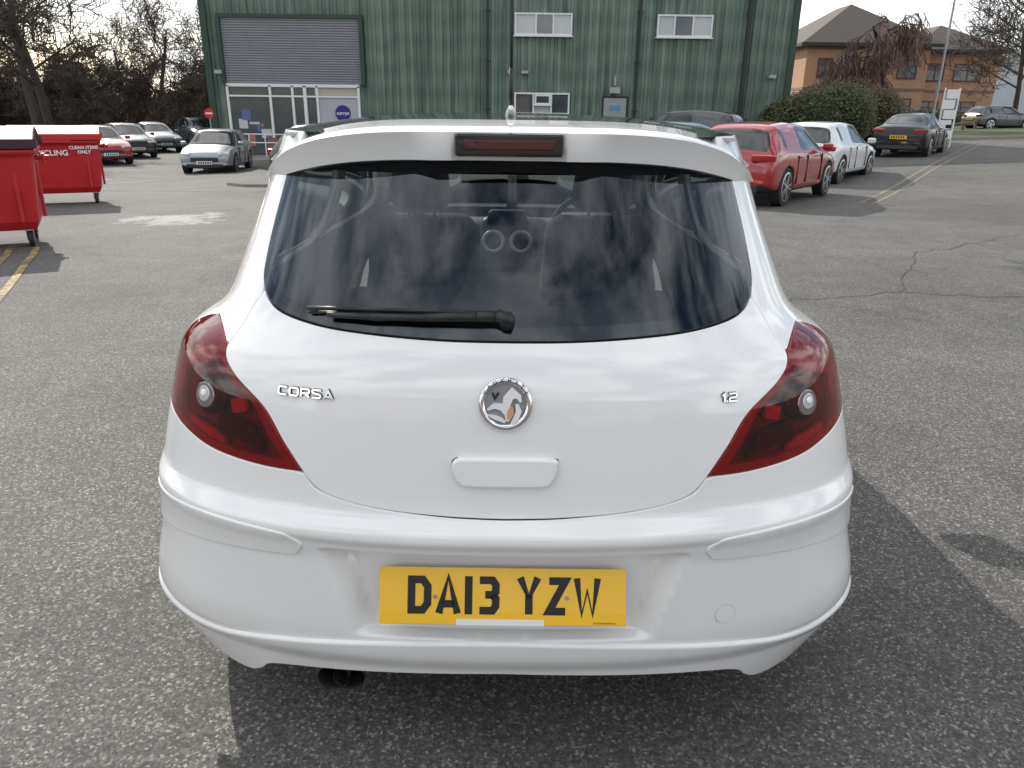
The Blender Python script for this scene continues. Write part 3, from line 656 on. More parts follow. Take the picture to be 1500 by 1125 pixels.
# ------------------------------------------------------------ parked cars
def parked(name,loc,head,pm,kind='hatch',scale=1.0):
    x,y=loc;e=empty(name,(x,y,g(x,y)),-R(head));e.scale=(scale,)*3
    if kind=='hatch': Lc=4.2;ST=[(0,.72,.36,.62,.66,.60,0),(.04,.83,.28,.76,.80,.72,0),(.13,.88,.24,.94,.98,.74,0),(.42,.895,.22,.99,1.34,.60,1),(.62,.90,.22,1.0,1.41,.62,0),(.80,.90,.2,.99,1.43,.62,2),(1.55,.90,.18,.96,1.45,.62,0),(1.63,.90,.18,.96,1.45,.62,2),(2.40,.90,.18,.93,1.41,.60,2),(3.16,.89,.18,.91,.955,.76,3),(3.75,.88,.2,.82,.87,.72,0),(4.08,.82,.22,.70,.74,.64,0),(4.2,.70,.26,.56,.59,.5,0)]
    elif kind=='saloon': Lc=4.6;ST=[(0,.74,.36,.70,.74,.62,0),(.04,.84,.28,.88,.93,.70,0),(.16,.89,.24,.97,1.02,.72,0),(.62,.90,.22,.98,1.04,.72,0),(1.25,.90,.2,.97,1.36,.56,1),(1.8,.90,.18,.96,1.42,.6,2),(1.95,.9,.18,.96,1.43,.6,0),(2.03,.9,.18,.96,1.43,.6,2),(2.75,.9,.18,.94,1.36,.58,2),(3.42,.89,.18,.92,.965,.74,3),(4.1,.88,.2,.82,.87,.72,0),(4.45,.82,.22,.70,.74,.64,0),(4.6,.70,.26,.56,.59,.5,0)]
    else: Lc=4.45;ST=[(0,.74,.42,.70,.75,.64,0),(.05,.86,.34,.86,.92,.72,0),(.16,.91,.30,1.05,1.10,.76,0),(.45,.92,.28,1.08,1.50,.62,1),(.8,.93,.28,1.09,1.60,.64,2),(1.7,.93,.26,1.07,1.64,.66,0),(1.78,.93,.26,1.07,1.64,.66,2),(2.6,.93,.26,1.05,1.58,.64,2),(3.22,.92,.26,1.03,1.08,.76,3),(3.95,.9,.28,.94,1.0,.74,0),(4.3,.85,.3,.80,.85,.68,0),(4.45,.72,.34,.64,.68,.55,0)]
    V=[];F=[];MI=[]
    for (yy,W,zl,bt_,tp,wr,fl) in ST:
        half=[(0,zl),(.8*W,zl),(.97*W,zl+.10),(W,(zl+bt_)/2+.05),(.985*W,bt_-.07),(.93*W,bt_),(wr,tp-.05),(.8*wr,tp),(0,tp+.015)]
        V+=[(a,yy,b) for a,b in half]+[(-a,yy,b) for a,b in half[1:-1]][::-1]
    m=16
    for i in range(len(ST)-1):
        fl=ST[i+1][6]; 
        for j in range(m):
            jj=(j+1)%m;F.append((i*m+j,i*m+jj,(i+1)*m+jj,(i+1)*m+j)[::-1])
            top=j in (6,7,8,9);sidej=j in (5,10);mi_=0
            if fl==1 and top: mi_=1
            if fl==2 and sidej: mi_=1
            if fl==3 and (top or sidej): mi_=1
            if j in (0,1,14,15): mi_=2
            MI.append(mi_)
    F.append(tuple(range(m)));MI.append(0);F.append(tuple((len(ST)-1)*m+j for j in range(m))[::-1]);MI.append(0)
    o=obj('body',V,F,[pm,M_cglass,M_trim],e,True,MI)
    cl=o.data.attributes.new('crease_edge','FLOAT','EDGE');mi_of={}
    for p in o.data.polygons:
        for ek in p.edge_keys: mi_of.setdefault(ek,[]).append(p.material_index)
    for i,ed in enumerate(o.data.edges):
        if len(set(mi_of.get(tuple(sorted(ed.vertices)),[])))>1: cl.data[i].value=.65
    ss=o.modifiers.new('s','SUBSURF');ss.levels=ss.render_levels=2
    wr=.34 if kind!='suv' else .37;wy=(Lc*.19,Lc*.80)
    cu=MB()
    for s in (-1,1):
        for q in wy: cu.tube((s*.62,q,wr),(s*1.2,q,wr),wr+.04,wr+.04,28)
    co_=cu.make('arch_cut',M_trim,e);co_.hide_render=True
    bo=o.modifiers.new('b','BOOLEAN');bo.object=co_;bo.operation='DIFFERENCE';bo.solver='EXACT'
    dg=bpy.context.evaluated_depsgraph_get();dg.update()
    me=bpy.data.meshes.new_from_object(o.evaluated_get(dg));o.modifiers.clear();o.data=me
    me.polygons.foreach_set('use_smooth',[True]*len(me.polygons))
    bpy.data.objects.remove(co_)
    mb=MB()
    for s in (-1,1):
        for q in wy: wheel(mb,s*.78,q,wr,wr,.2,s)
    mb.box((0,Lc/2,.40),(1.25,Lc*.9,.25),2)
    mb.make('wheels',[M_tyre,M_alloy,M_seam],e)
    zb=.86 if kind!='suv' else .98
    mb=MB()
    for s in (-1,1): mb.box((s*.64,.075,zb),(.38,.10,.12),0,rz=s*.30);mb.box((s*.825,.20,zb+.005),(.06,.24,.10),0,rz=s*.12)
    mb.make('rear_lamps',M_red,e,bevel=.025)
    mb=MB();hz=.68 if kind!='suv' else .80
    for s in (-1,1): mb.box((s*.60,Lc-.22,hz),(.38,.26,.10),0,rz=-s*.45)
    mb.make('headlamps',M_head,e,bevel=.035)
    mb=MB();mb.box((0,Lc-.02,.52),(.9,.07,.14));mb.box((0,Lc-.03,.33),(1.2,.1,.10));mb.box((0,.02,.34),(1.25,.1,.13));mb.make('grilles',M_trim,e,bevel=.02)
    mb=MB();mb.box((0,-.012 if kind!='saloon' else -.01,.66),(.52,.02,.11));mb.make('rear_plate',M_plateY,e)
    mb=MB();mb.box((0,Lc+.035,.42),(.52,.01,.11));mb.make('front_plate',M_plateW,e)
    mb=MB()
    for i in range(6): mb.box((-.2+i*.075,-.024,.66),(.045,.004,.07));mb.box((-.2+i*.075,Lc+.042,.42),(.045,.004,.07))
    mb.make('plate_characters',M_ink,e)
    mb=MB();zm=1.0 if kind!='suv' else 1.12
    for s in (-1,1): mb.box((s*.98,Lc*.655,zm),(.2,.10,.13))
    mb.make('door_mirrors',pm,e,bevel=.04)
    mb=MB()
    for s in (-1,1):
        for q in (.36,.58): mb.box((s*.905*(1.03 if kind=='suv' else 1),Lc*q,.84 if kind!='suv' else .96),(.03,.16,.025))
    mb.make('door_handles',pm,e,bevel=.008)
    mb=MB()
    for s in (-1,1):
        for q in (.31,.44,.66): mb.box((s*.888*(1.035 if kind=='suv' else 1),Lc*q,.62),(.03,.006,.50))
    mb.make('door_gaps',M_seam,e)
    return e
P_red=paint('paint_red',(.33,.005,.009));P_wh=paint('paint_white',(.68,.69,.71));P_bk=mat('paint_black',(.004,.004,.006),.35,coat=.5,var=.02,spec=.3)
P_gy=paint('paint_grey',(.08,.09,.10));P_sv=mat('paint_silver',(.26,.29,.31),.35,metal=.5,coat=1);P_bl=paint('paint_blue_grey',(.10,.15,.19));P_dk=paint('paint_dark_grey',(.025,.028,.033))
def park(name,cx,cy_,h,p,kind='hatch',sc_=1.0):
    Lc={'hatch':4.2,'saloon':4.6,'suv':4.45}[kind]
    hx,hy=math.sin(R(h)),math.cos(R(h));parked(name,(cx-hx*Lc/2,cy_-hy*Lc/2),h,p,kind,scale=sc_)
park('red_hatchback_car',5.05,14.4,37,P_red)
park('parked_hatchback_car',8.05,19.2,38,P_wh)
park('parked_saloon_car',14.2,27.0,37,P_bk,'saloon')
park('parked_suv_car',5.5,25.0,-62,P_dk,'suv')
park('parked_hatchback_car',3.3,19.0,-70,P_bl)
park('parked_hatchback_car',-3.3,15.2,130,P_bk)
park('parked_hatchback_car',-5.6,24.0,120,P_wh)
park('parked_hatchback_car',-10.8,27.2,172,P_sv,'hatch')
park('red_hatchback_car',-17.0,30.8,142,P_red)
park('parked_hatchback_car',-18.0,35.2,142,P_bk)
park('parked_saloon_car',-18.9,40.0,142,P_gy,'saloon')
park('parked_suv_car',-18.8,45.5,140,P_gy,'suv')
park('parked_saloon_car',-26.5,36.5,145,P_bk,'saloon')
park('red_hatchback_car',-23.5,30.5,145,P_red)
park('parked_hatchback_car',30.5,49,80,P_gy)
park('parked_hatchback_car',-5.5,-11,15,P_gy);park('parked_suv_car',-1.6,-11.5,8,P_dk,'suv');park('parked_hatchback_car',2.6,-11.2,-5,P_sv);park('parked_saloon_car',7.2,-11,-12,P_bk,'saloon')  # unseen row behind the camera, added to reflect in the white car
ob=empty('reflection_warehouse')  # invented hall behind the camera, never in view, added for paint reflections
M_ow=mat('reflection_wall',(.30,.22,.17),.85,var=.15,scale=2)
mb=MB();mb.box((0,-34,2.2),(46,12,6));mb.make('walls',M_ow,ob)
mb=MB();mb.box((0,-34,5.4),(47,13,.4));mb.make('roof_edge',M_trim,ob)
mb=MB()
for i in range(9): mb.box((-20+i*5,-27.97,3.8),(2.6,.08,1.2))
mb.box((4,-27.97,1.5),(4.5,.08,3.0));mb.make('windows_and_door',M_cglass,ob)
# ------------------------------------------------------------ bins
M_bin=mat('bin_red',(.48,.016,.02),.42,var=.14,scale=3,rvar=.1);M_lidk=mat('lid_dark',(.05,.012,.012),.5)
def bin_(name,x,y,rz,label=True,lid=None):
    e=empty(name,(x,y,g(x,y)),R(rz));V=[];F=[]
    secs=[(.20,.56,.36),(.30,.60,.42),(1.02,.66,.50),(1.05,.70,.54),(1.10,.70,.54)]
    for z,a,b in secs:
        for i,j in ((-1,-1),(1,-1),(1,1),(-1,1)): V.append((i*a,j*b,z))
    for k in range(4):
        for i in range(4): F.append((k*4+i,k*4+(i+1)%4,k*4+4+(i+1)%4,k*4+4+i))
    F.append((3,2,1,0));F.append((16,17,18,19))
    o=obj('body',V,F,M_bin,e);b=o.modifiers.new('b','BEVEL');b.width=.03;b.segments=3
    V=[];F=[];n=10
    for i in range(n+1):
        t=i/n;yy=-.56+1.12*t;zz=1.13+.22*math.sin(math.pi*min(1,t*.75+.12))-.02
        V+=[(-.71,yy,zz),(.71,yy,zz),(.71,yy,zz-.07),(-.71,yy,zz-.07)]
    for i in range(n):
        k=4*i
        for a in range(4): F.append((k+a,k+(a+1)%4,k+4+(a+1)%4,k+4+a)[::-1])
    F.append((0,1,2,3)[::-1]);F.append((4*n,4*n+1,4*n+2,4*n+3))
    for s in (-1,1):
        k=len(V);pr=[(s*.69,-.55,1.09)]+[(s*.69,-.56+1.12*i/n,1.10+.20*math.sin(math.pi*min(1,i/n*.75+.12))-.02) for i in range(n+1)]+[(s*.69,.55,1.09)]
        V+=pr;F.append(tuple(range(k,k+len(pr))))
    o=obj('lid',V,F,lid or M_bin,e);b=o.modifiers.new('b','BEVEL');b.width=.015;b.segments=2
    mb=MB()
    for s in (-1,1):
        mb.tube((s*.66,0,.98),(s*.80,0,.98),.03,.03,12);mb.box((s*.74,.0,.98),(.03,.16,.10))
        for q in (-.45,.45): mb.box((q,s*.462,.60),(.04,.04,.60))
        mb.box((s*.645,0,.62),(.04,.05,.62))
    mb.box((0,-.60,1.08),(.5,.04,.04))
    mb.make('ribs_and_lifting_pins',M_bin,e,bevel=.01)
    mb=MB()
    for sx in (-1,1):
        for sy in (-1,1):
            mb.box((sx*.48,sy*.30,.21),(.10,.12,.03),1);mb.box((sx*.48-.035,sy*.30,.15),(.008,.06,.13),1);mb.box((sx*.48+.035,sy*.30,.15),(.008,.06,.13),1)
            mb.tube((sx*.48-.025,sy*.30+.03,.10),(sx*.48+.025,sy*.30+.03,.10),.10,.10,20,0);mb.tube((sx*.48-.03,sy*.30+.03,.10),(sx*.48+.03,sy*.30+.03,.10),.05,.05,14,1)
    mb.make('castors',[M_tyre,mat('castor_steel',(.4,.4,.4),.4,metal=.8)],e)
    if label:
        text('label','RECYCLING',.125,M_plateW,e,Matrix.Translation((-.16,-.522,.89))@Matrix.Rotation(R(83.6),4,'X'),.001,.003)
        text('label_2','CLEAN ITEMS\nONLY',.075,M_plateW,e,Matrix.Translation((.42,-.535,.94))@Matrix.Rotation(R(83.6),4,'X'),.001,.002)
    return e
bin_('recycling_bin',-8.1,12.6,27)
bn=bin_('recycling_bin',-6.17,7.5,28,False,M_lidk)
mb=MB();mb.box((.2,-.567,1.18),(.34,.012,.10));mb.make('yellow_label',M_plateY,bn)
mb=MB()
for i in range(5): mb.box((.07+i*.06,-.575,1.18),(.04,.004,.05))
mb.make('label_characters',M_ink,bn)
bin_('recycling_bin',-12.2,15.5,-5,False)
# ------------------------------------------------------------ green building
def cladding():
    m=bpy.data.materials.new('green_cladding');m.use_nodes=True;nt=m.node_tree;N=nt.nodes;L=nt.links;b=N['Principled BSDF']
    tc=N.new('ShaderNodeTexCoord');mp=N.new('ShaderNodeMapping');mp.inputs['Scale'].default_value=(4.2,.1,.22);L.new(tc.outputs['Object'],mp.inputs['Vector'])
    n=N.new('ShaderNodeTexNoise');n.inputs['Scale'].default_value=1.0;n.inputs['Detail'].default_value=4;L.new(mp.outputs[0],n.inputs['Vector'])
    w_=N.new('ShaderNodeTexWave');w_.wave_type='BANDS';w_.bands_direction='Z';w_.inputs['Scale'].default_value=.30;w_.inputs['Distortion'].default_value=4;w_.inputs['Detail'].default_value=3
    mp2=N.new('ShaderNodeMapping');mp2.inputs['Scale'].default_value=(2.0,1,1);L.new(tc.outputs['Object'],mp2.inputs['Vector']);L.new(mp2.outputs[0],w_.inputs['Vector'])
    r=N.new('ShaderNodeValToRGB');r.color_ramp.elements[0].position=.32;r.color_ramp.elements[0].color=(.070,.115,.085,1);r.color_ramp.elements[1].position=.70;r.color_ramp.elements[1].color=(.19,.245,.20,1)
    L.new(n.outputs['Fac'],r.inputs[0])
    r2=N.new('ShaderNodeValToRGB');r2.color_ramp.elements[0].color=(.8,.8,.8,1);r2.color_ramp.elements[1].color=(1,1,1,1);L.new(w_.outputs['Fac'],r2.inputs[0])
    x=N.new('ShaderNodeMix');x.data_type='RGBA';x.blend_type='MULTIPLY';x.inputs['Factor'].default_value=1;L.new(r.outputs[0],x.inputs['A']);L.new(r2.outputs[0],x.inputs['B'])
    L.new(x.outputs['Result'],b.inputs['Base Color']);b.inputs['Roughness'].default_value=.5
    return m
gbld=empty('green_industrial_building')
BX0,BX1,BY,BH=-13.6,12.1,34.7,9.0
M_clad=cladding();v=[];f=[];n=78
prof=[(0,0),(.35,0),(.45,-.05),(.90,-.05)]
for i in range(n+1):
    for a,b in prof: v+=[(BX0+(i+a)*(BX1-BX0)/(n+1),BY+b,-1.5),(BX0+(i+a)*(BX1-BX0)/(n+1),BY+b,BH)]
v+=[(BX1,BY,-1.5),(BX1,BY,BH)]
for i in range(len(v)//2-1): f.append((2*i,2*i+2,2*i+3,2*i+1))
obj('front_cladding',v,f,M_clad,gbld)
mb=MB()
mb.box(((BX0+BX1)/2,BY+15.2,3.6),(BX1-BX0-.02,30,10.6));mb.make('hall',M_clad,gbld)
mb=MB();mb.box(((BX0+BX1)/2,BY+14.8,9.2),(BX1-BX0+.6,31.5,.4));mb.make('roof',mat('roof_grey',(.2,.21,.22),.6),gbld)
M_dgr=mat('dark_green_trim',(.02,.05,.035),.5);M_pipe=mat('drainpipe',(.015,.02,.02),.5)
mb=MB()
mb.box((BX0+.02,BY-.08,3.6),(.28,.16,11),0);mb.box((BX1-.02,BY-.08,3.6),(.28,.16,11),0)
mb.make('corner_flashings',M_dgr,gbld)
mb=MB()
for q in (-1.25,5.35): mb.tube((q,BY-.12,-1),(q,BY-.12,9),.055,.055,10)
mb.tube((10.05,BY-.14,-1),(10.05,BY-.14,9),.10,.10,10)
for q in (-1.25,5.35,10.05):
    for z in (1.5,3.5,5.5): mb.box((q,BY-.09,z),(.26,.06,.05))
mb.make('drainpipes',M_pipe,gbld)
M_fr=mat('white_upvc',(.72,.73,.73),.4);M_wg=mat('window_glass',(.06,.075,.08),.06,coat=1,var=.4,scale=1.5);M_wgl=mat('window_blind',(.42,.45,.45),.3,coat=1,var=.1,scale=3)
def window(par,x0,x1,z0,z1,y,bars,fr=.07,gl=(1,0,1)):
    mb=MB();mb.box(((x0+x1)/2,y-.03,z1-fr/2),(x1-x0,.10,fr));mb.box(((x0+x1)/2,y-.03,z0+fr/2),(x1-x0,.10,fr));mb.box(((x0+x1)/2,y-.06,z0-.03),(x1-x0+.1,.18,.05))
    xs_=[x0]+bars+[x1]
    for q in xs_:
        qq=min(max(q,x0+fr/2),x1-fr/2);mb.box((qq,y-.028,(z0+z1)/2),(fr,.10,z1-z0-2*fr-.002))
    mb.make('window_frame',M_fr,par)
    for i in range(len(xs_)-1):
        mb=MB();mb.box(((xs_[i]+xs_[i+1])/2,y+.0,(z0+z1)/2),(xs_[i+1]-xs_[i]-.04,.03,z1-z0-.08));mb.make('window_pane',[M_wg,M_wgl][gl[i%len(gl)]],par)
yw=BY-.065
window(gbld,-.08,2.42,4.54,5.43,yw,[.85,1.6],gl=(1,0,1));window(gbld,6.1,8.5,4.54,5.43,yw,[6.85,7.65],gl=(1,0,1));window(gbld,-.05,2.42,1.31,2.22,yw,[.8,1.6],gl=(0,1,0))
window(gbld,.86,1.56,1.72,2.14,yw-.05,[],gl=(0,))
mb=MB();mb.box((4.45,BY-.14,.95),(1.0,.08,2.15));mb.make('side_door',mat('door_grey',(.30,.31,.31),.5),gbld)
mb=MB();mb.box((4.45,BY-.19,1.62),(.5,.01,.2));mb.make('door_sign',mat('door_sign_blue',(.12,.25,.38),.5),gbld)
mb=MB();mb.box((4.45,BY-.08,.97),(1.14,.08,2.3));mb.make('door_frame',M_pipe,gbld)
mb=MB();mb.box((4.4,BY-.2,2.35),(.45,.25,.25));mb.box((4.4,BY-.15,2.75),(.08,.1,.4));mb.box((.4,BY-.2,3.05),(.3,.3,.12));mb.box((BX0+.5,BY-.25,2.9),(.3,.3,.15));mb.box((11.3,BY-.2,3.0),(.3,.25,.14));mb.box((-.3,BY-.25,3.05),(.12,.3,.12))
mb.make('wall_lights_and_cameras',mat('lamp_body',(.35,.36,.36),.5),gbld)
M_sh=mat('shutter_grey',(.24,.25,.27),.45,metal=.2,var=.12,scale=2)
v=[];f=[];x0,x1=-12.85,-6.85;z=2.45;rows=26;hh=(5.1-2.45)/rows
for i in range(rows):
    for a,b in ((0,0),(.3,-.035),(.8,-.035),(.98,0)): v+=[(x0,BY-.09+b,z+(i+a)*hh),(x1,BY-.09+b,z+(i+a)*hh)]
for i in range(len(v)//2-1): f.append((2*i,2*i+1,2*i+3,2*i+2))
obj('roller_shutter',v,f,M_sh,gbld)
mb=MB();mb.box((-9.85,BY-.13,5.17),(6.3,.18,.16));mb.box((-12.95,BY-.13,3.75),(.18,.18,2.68));mb.box((-6.75,BY-.13,3.75),(.18,.18,2.68));mb.make('shutter_surround',M_dgr,gbld)
M_cream=mat('cream_panel',(.42,.40,.32),.6)
gx=[-12.85,-10.95,-9.95,-8.85,-7.0]
mb=MB();mb.box((-9.92,BY-.10,2.38),(5.95,.14,.13));mb.box((-9.92,BY-.10,1.93),(5.95,.13,.07));mb.box((-9.92,BY-.10,-.75),(5.95,.14,.12))
for q in gx+[-9.4]: mb.box((q,BY-.105,.82),(.10 if q!=-9.4 else .14,.13,3.1))
mb.make('entrance_frame',M_fr,gbld)
mb=MB();mb.box((-9.92,BY-.05,.8),(5.9,.03,3.2));mb.make('entrance_glass',M_wg,gbld)
mb=MB();mb.box((-8.0,BY-.075,2.155),(1.95,.02,.36));mb.make('entrance_transom',M_cream,gbld)
mb=MB();mb.box((-7.92,BY-.09,.75),(1.75,.04,2.3));mb.make('entrance_board',mat('board_pale',(.40,.41,.44),.5,var=.2,scale=1),gbld)
mb=MB();mb.tube((-7.75,BY-.12,1.25),(-7.75,BY-.15,1.25),.34,.34,32);mb.make('round_sign',mat('sign_purple',(.03,.01,.20),.4),gbld)
text('round_sign_text','currys',.22,M_plateW,gbld,Matrix.Translation((-7.75,BY-.16,1.25))@Matrix.Rotation(R(90),4,'X'),.002,.004)
mb=MB()
for i in range(8): mb.box((-12.3+i*.17,BY-.075-i*.002,random.uniform(0,1.2)),(random.uniform(.1,.5),.001,random.uniform(.05,.5)),i%3)
mb.make('window_posters',[mat('poster_a',(.5,.5,.5)),mat('poster_b',(.1,.12,.3)),mat('poster_c',(.4,.15,.1))],gbld)
def brickmat(name,c1,c2,mort=(.28,.26,.23),sc_=1):
    m=bpy.data.materials.new(name);m.use_nodes=True;nt=m.node_tree;N=nt.nodes;L=nt.links;b=N['Principled BSDF']
    tc=N.new('ShaderNodeTexCoord');sx=N.new('ShaderNodeSeparateXYZ');L.new(tc.outputs['Object'],sx.inputs[0])
    ad=N.new('ShaderNodeMath');ad.operation='ADD';L.new(sx.outputs[0],ad.inputs[0]);L.new(sx.outputs[1],ad.inputs[1])
    cb=N.new('ShaderNodeCombineXYZ');L.new(ad.outputs[0],cb.inputs[0]);L.new(sx.outputs[2],cb.inputs[1])
    br=N.new('ShaderNodeTexBrick');br.inputs['Scale'].default_value=1;br.inputs['Brick Width'].default_value=.225*sc_;br.inputs['Row Height'].default_value=.075*sc_;br.inputs['Mortar Size'].default_value=.008
    br.inputs['Color1'].default_value=(*c1,1);br.inputs['Color2'].default_value=(*c2,1);br.inputs['Mortar'].default_value=(*mort,1);L.new(cb.outputs[0],br.inputs['Vector'])
    n=N.new('ShaderNodeTexNoise');n.inputs['Scale'].default_value=.8;n.inputs['Detail'].default_value=5;L.new(tc.outputs['Object'],n.inputs['Vector'])
    r=N.new('ShaderNodeValToRGB');r.color_ramp.elements[0].color=(.8,.8,.8,1);r.color_ramp.elements[1].color=(1.0,1.0,1.0,1);L.new(n.outputs['Fac'],r.inputs[0])
    x=N.new('ShaderNodeMix');x.data_type='RGBA';x.blend_type='MULTIPLY';x.inputs['Factor'].default_value=1;L.new(br.outputs['Color'],x.inputs['A']);L.new(r.outputs[0],x.inputs['B']);L.new(x.outputs['Result'],b.inputs['Base Color']);b.inputs['Roughness'].default_value=.85
    return m
M_brick=brickmat('orange_brick',(.45,.22,.11),(.52,.28,.15),(.36,.30,.23));M_brick2=brickmat('dark_brick',(.20,.09,.055),(.24,.11,.07));M_rbr=brickmat('red_brick',(.26,.08,.05),(.3,.11,.07))
rw=empty('entrance_ramp_wall')
mb=MB();mb.box((-10.6,33.4,-.35),(.45,.45,1.1));mb.box((-9.6,33.5,-.55),(2.2,.25,.6));mb.make('brickwork',M_rbr,rw);
mb=MB()
for q in (-12.4,-11.6,-10.9,-9.8,-8.8): mb.tube((q,33.1,-.8),(q,33.1,.35),.025,.025)
for z in (.0,.35): mb.tube((-12.4,33.1,z),(-8.8,33.1,z),.025,.025)
mb.make('handrail',M_fr,rw)
ns=empty('no_entry_sign',(-12.9,32.3,g(-12.9,32.3)))
mb=MB();mb.tube((0,0,0),(0,0,2.1),.03,.03);mb.make('post',mat('post_grey',(.3,.3,.3)),ns)
mb=MB();mb.tube((0,-.03,1.95),(0,-.05,1.95),.2,.2,28);mb.make('disc',mat('sign_red',(.55,.02,.02),.4),ns)
mb=MB();mb.box((0,-.055,1.95),(.28,.008,.06));mb.make('bar',M_plateW,ns)
bs_=empty('sign_board_stand',(17.2,30.5,g(17.2,30.5)))
mb=MB()
for i in range(5): mb.box(((-1)**i*.06,0,.5+i*.38),(.5,.06,.34))
mb.make('boards',M_fr,bs_)
mb=MB();mb.box((-.28,.0,1.1),(.05,.05,2.3));mb.box((.3,0,1.1),(.05,.05,2.3));mb.make('posts',M_fr,bs_)
# ------------------------------------------------------------ brick building
bb=empty('brick_office_building',(0,0,0))
M_tile=mat('roof_tiles',(.085,.07,.06),.8,var=.25,scale=4,bump=.5,bscale=10)
def hip(x0,x1,y0_,y1,ze,zr,ov,m,name):
    d=min((x1-x0),(y1-y0_))/2+ov
    a=(x0-ov,y0_-ov,ze);b=(x1+ov,y0_-ov,ze);c=(x1+ov,y1+ov,ze);dd=(x0-ov,y1+ov,ze)
    if x1-x0>y1-y0_: r1=(x0-ov+d,(y0_+y1)/2,zr);r2=(x1+ov-d,(y0_+y1)/2,zr);F=[(0,1,5,4),(2,3,4,5),(3,0,4),(1,2,5),(3,2,1,0)]
    else: r1=((x0+x1)/2,y0_-ov+d,zr);r2=((x0+x1)/2,y1+ov-d,zr);F=[(0,1,4),(1,2,5,4),(2,3,5),(3,0,4,5),(3,2,1,0)]
    obj(name,[a,b,c,dd,r1,r2],F,m,bb)
    mb=MB();mb.box(((x0+x1)/2,y0_-ov+.0,ze-.14),(x1-x0+2*ov,.12,.26));mb.box((x0-ov,(y0_+y1)/2,ze-.14),(.12,y1-y0_+2*ov-.2,.26));mb.make(name+'_fascia',M_pipe,bb)
def block(x0,x1,y0_,y1,ze,zr,nm,wins):
    mb=MB();mb.box(((x0+x1)/2,(y0_+y1)/2,ze/2-1),(x1-x0,y1-y0_,ze+2));mb.make(nm+'_walls',M_brick,bb)
    mb=MB()
    for z in (.6,3.6,6.9): mb.box(((x0+x1)/2,y0_-.01,z),(x1-x0+.06,.05,.22));mb.box((x0-.01,(y0_+y1)/2,z),(.05,y1-y0_,.22))
    mb.make(nm+'_bands',M_brick2,bb)
    hip(x0,x1,y0_,y1,ze,zr,.7,M_tile,nm+'_roof')
    mb=MB();mg=MB()
    for (xw,zw,ww,hw) in wins:
        mg.box((xw,y0_-.02,zw),(ww,.06,hw))
        mb.box((xw,y0_-.05,zw+hw/2),(ww+.12,.06,.12));mb.box((xw,y0_-.05,zw-hw/2),(ww+.12,.06,.12))
        for q in (-.5,0,.5): mb.box((xw+q*ww,y0_-.052,zw),(.10,.06,hw-.13))
        mb.box((xw,y0_-.054,zw+hw*.15),(ww-.1,.05,.07))
    mg.make(nm+'_glass',M_wg,bb);mb.make(nm+'_frames',mat('brown_frames',(.12,.03,.03),.5),bb)
block(25.3,36.0,70,84,7.3,11.0,'main',[(27,5.3,1.2,1.5),(29.3,5.3,1.2,1.5),(31.6,5.3,1.6,1.5),(34.2,5.3,1.6,1.5),(27,2.1,1.2,1.5),(29.3,2.1,1.2,1.5),(31.6,2.1,1.6,1.5),(34.2,2.1,1.6,1.5)])
block(36.1,44.0,73,86,7.1,9.5,'wing',[(38.2,5.2,1.6,1.4),(41.2,5.2,2.4,1.4),(38.2,2.0,1.6,1.4),(41.2,2.0,2.4,1.4)])
wh=empty('grey_warehouse')
mb=MB();mb.box((66,110,2.5),(30,30,9),0);mb.make('hall',mat('pale_cladding',(.45,.48,.52),.5),wh)
obj('gable_roof',[(51,95,7.01),(81,95,7.01),(66,95,9.5),(51,125,7.01),(81,125,7.01),(66,125,9.5)],[(0,1,2),(3,5,4),(0,2,5,3),(1,4,5,2)],mat('pale_roof',(.3,.32,.34),.5),wh)
lp=empty('street_lamp',(23.5,43.7,g(23.5,43.7)))
mb=MB();mb.tube((0,0,0),(0,0,1.3),.11,.10,14);mb.tube((0,0,1.3),(0,0,9.5),.075,.045,14);mb.tube((0,0,9.4),(-1.0,-.3,9.7),.04,.035,10);mb.box((-1.2,-.35,9.7),(.6,.2,.1));mb.make('column',mat('galvanised',(.32,.33,.34),.45,metal=.5),lp,smooth=False)
fc=empty('timber_fence');mb=MB()
for i in range(60): mb.box((5.9+i*.105,33.2,.55+g(8,28)),(.085,.02,1.35+random.uniform(-.02,.02)))
for i in range(4): mb.box((5.9+i*2.05,33.28,.5),(.1,.1,1.5))
mb.make('boards',mat('weathered_timber',(.05,.042,.033),.85,var=.4,scale=14),fc)
fr_=empty('knee_rail_fence');mb=MB()
for i in range(16):
    x=19+i*1.9;y=38+i*2.0;z=g(x,y);mb.box((x,y,z+.25),(.12,.12,.55))
    if i: mb.tube((x,y,z+.48),(x-1.9,y-2.0,g(x-1.9,y-2)+.48),.06,.06,6)
mb.make('rails',mat('rail_timber',(.12,.09,.06),.85),fr_)
M_grass=mat('grass',(.055,.07,.028),.95,var=.45,scale=3,bump=.8,bscale=20)
def slab(name,poly,h,m,kerb=None):
    v=[(x,y,g(x,y)+h) for x,y in poly]+[(x,y,g(x,y)-.2) for x,y in poly];n=len(poly)
    f=[tuple(range(n))]+[(i,n+i,n+(i+1)%n,(i+1)%n) for i in range(n)];o=obj(name,v,f,[m,kerb or m],None,False,[0]+[1]*n)
M_kerb=mat('kerb_concrete',(.25,.24,.22),.85,var=.2,scale=5)
slab('grass_verge',[(16.5,36),(27,36.0),(50,62),(90,100),(90,130),(30,69),(20,50)],.12,M_grass,M_kerb)
slab('pavement',[(-13.4,30.6),(-6.6,30.6),(-6.6,34.6),(-13.4,34.6)],.12,mat('paving',(.22,.21,.2),.85,var=.2,scale=3),M_kerb)
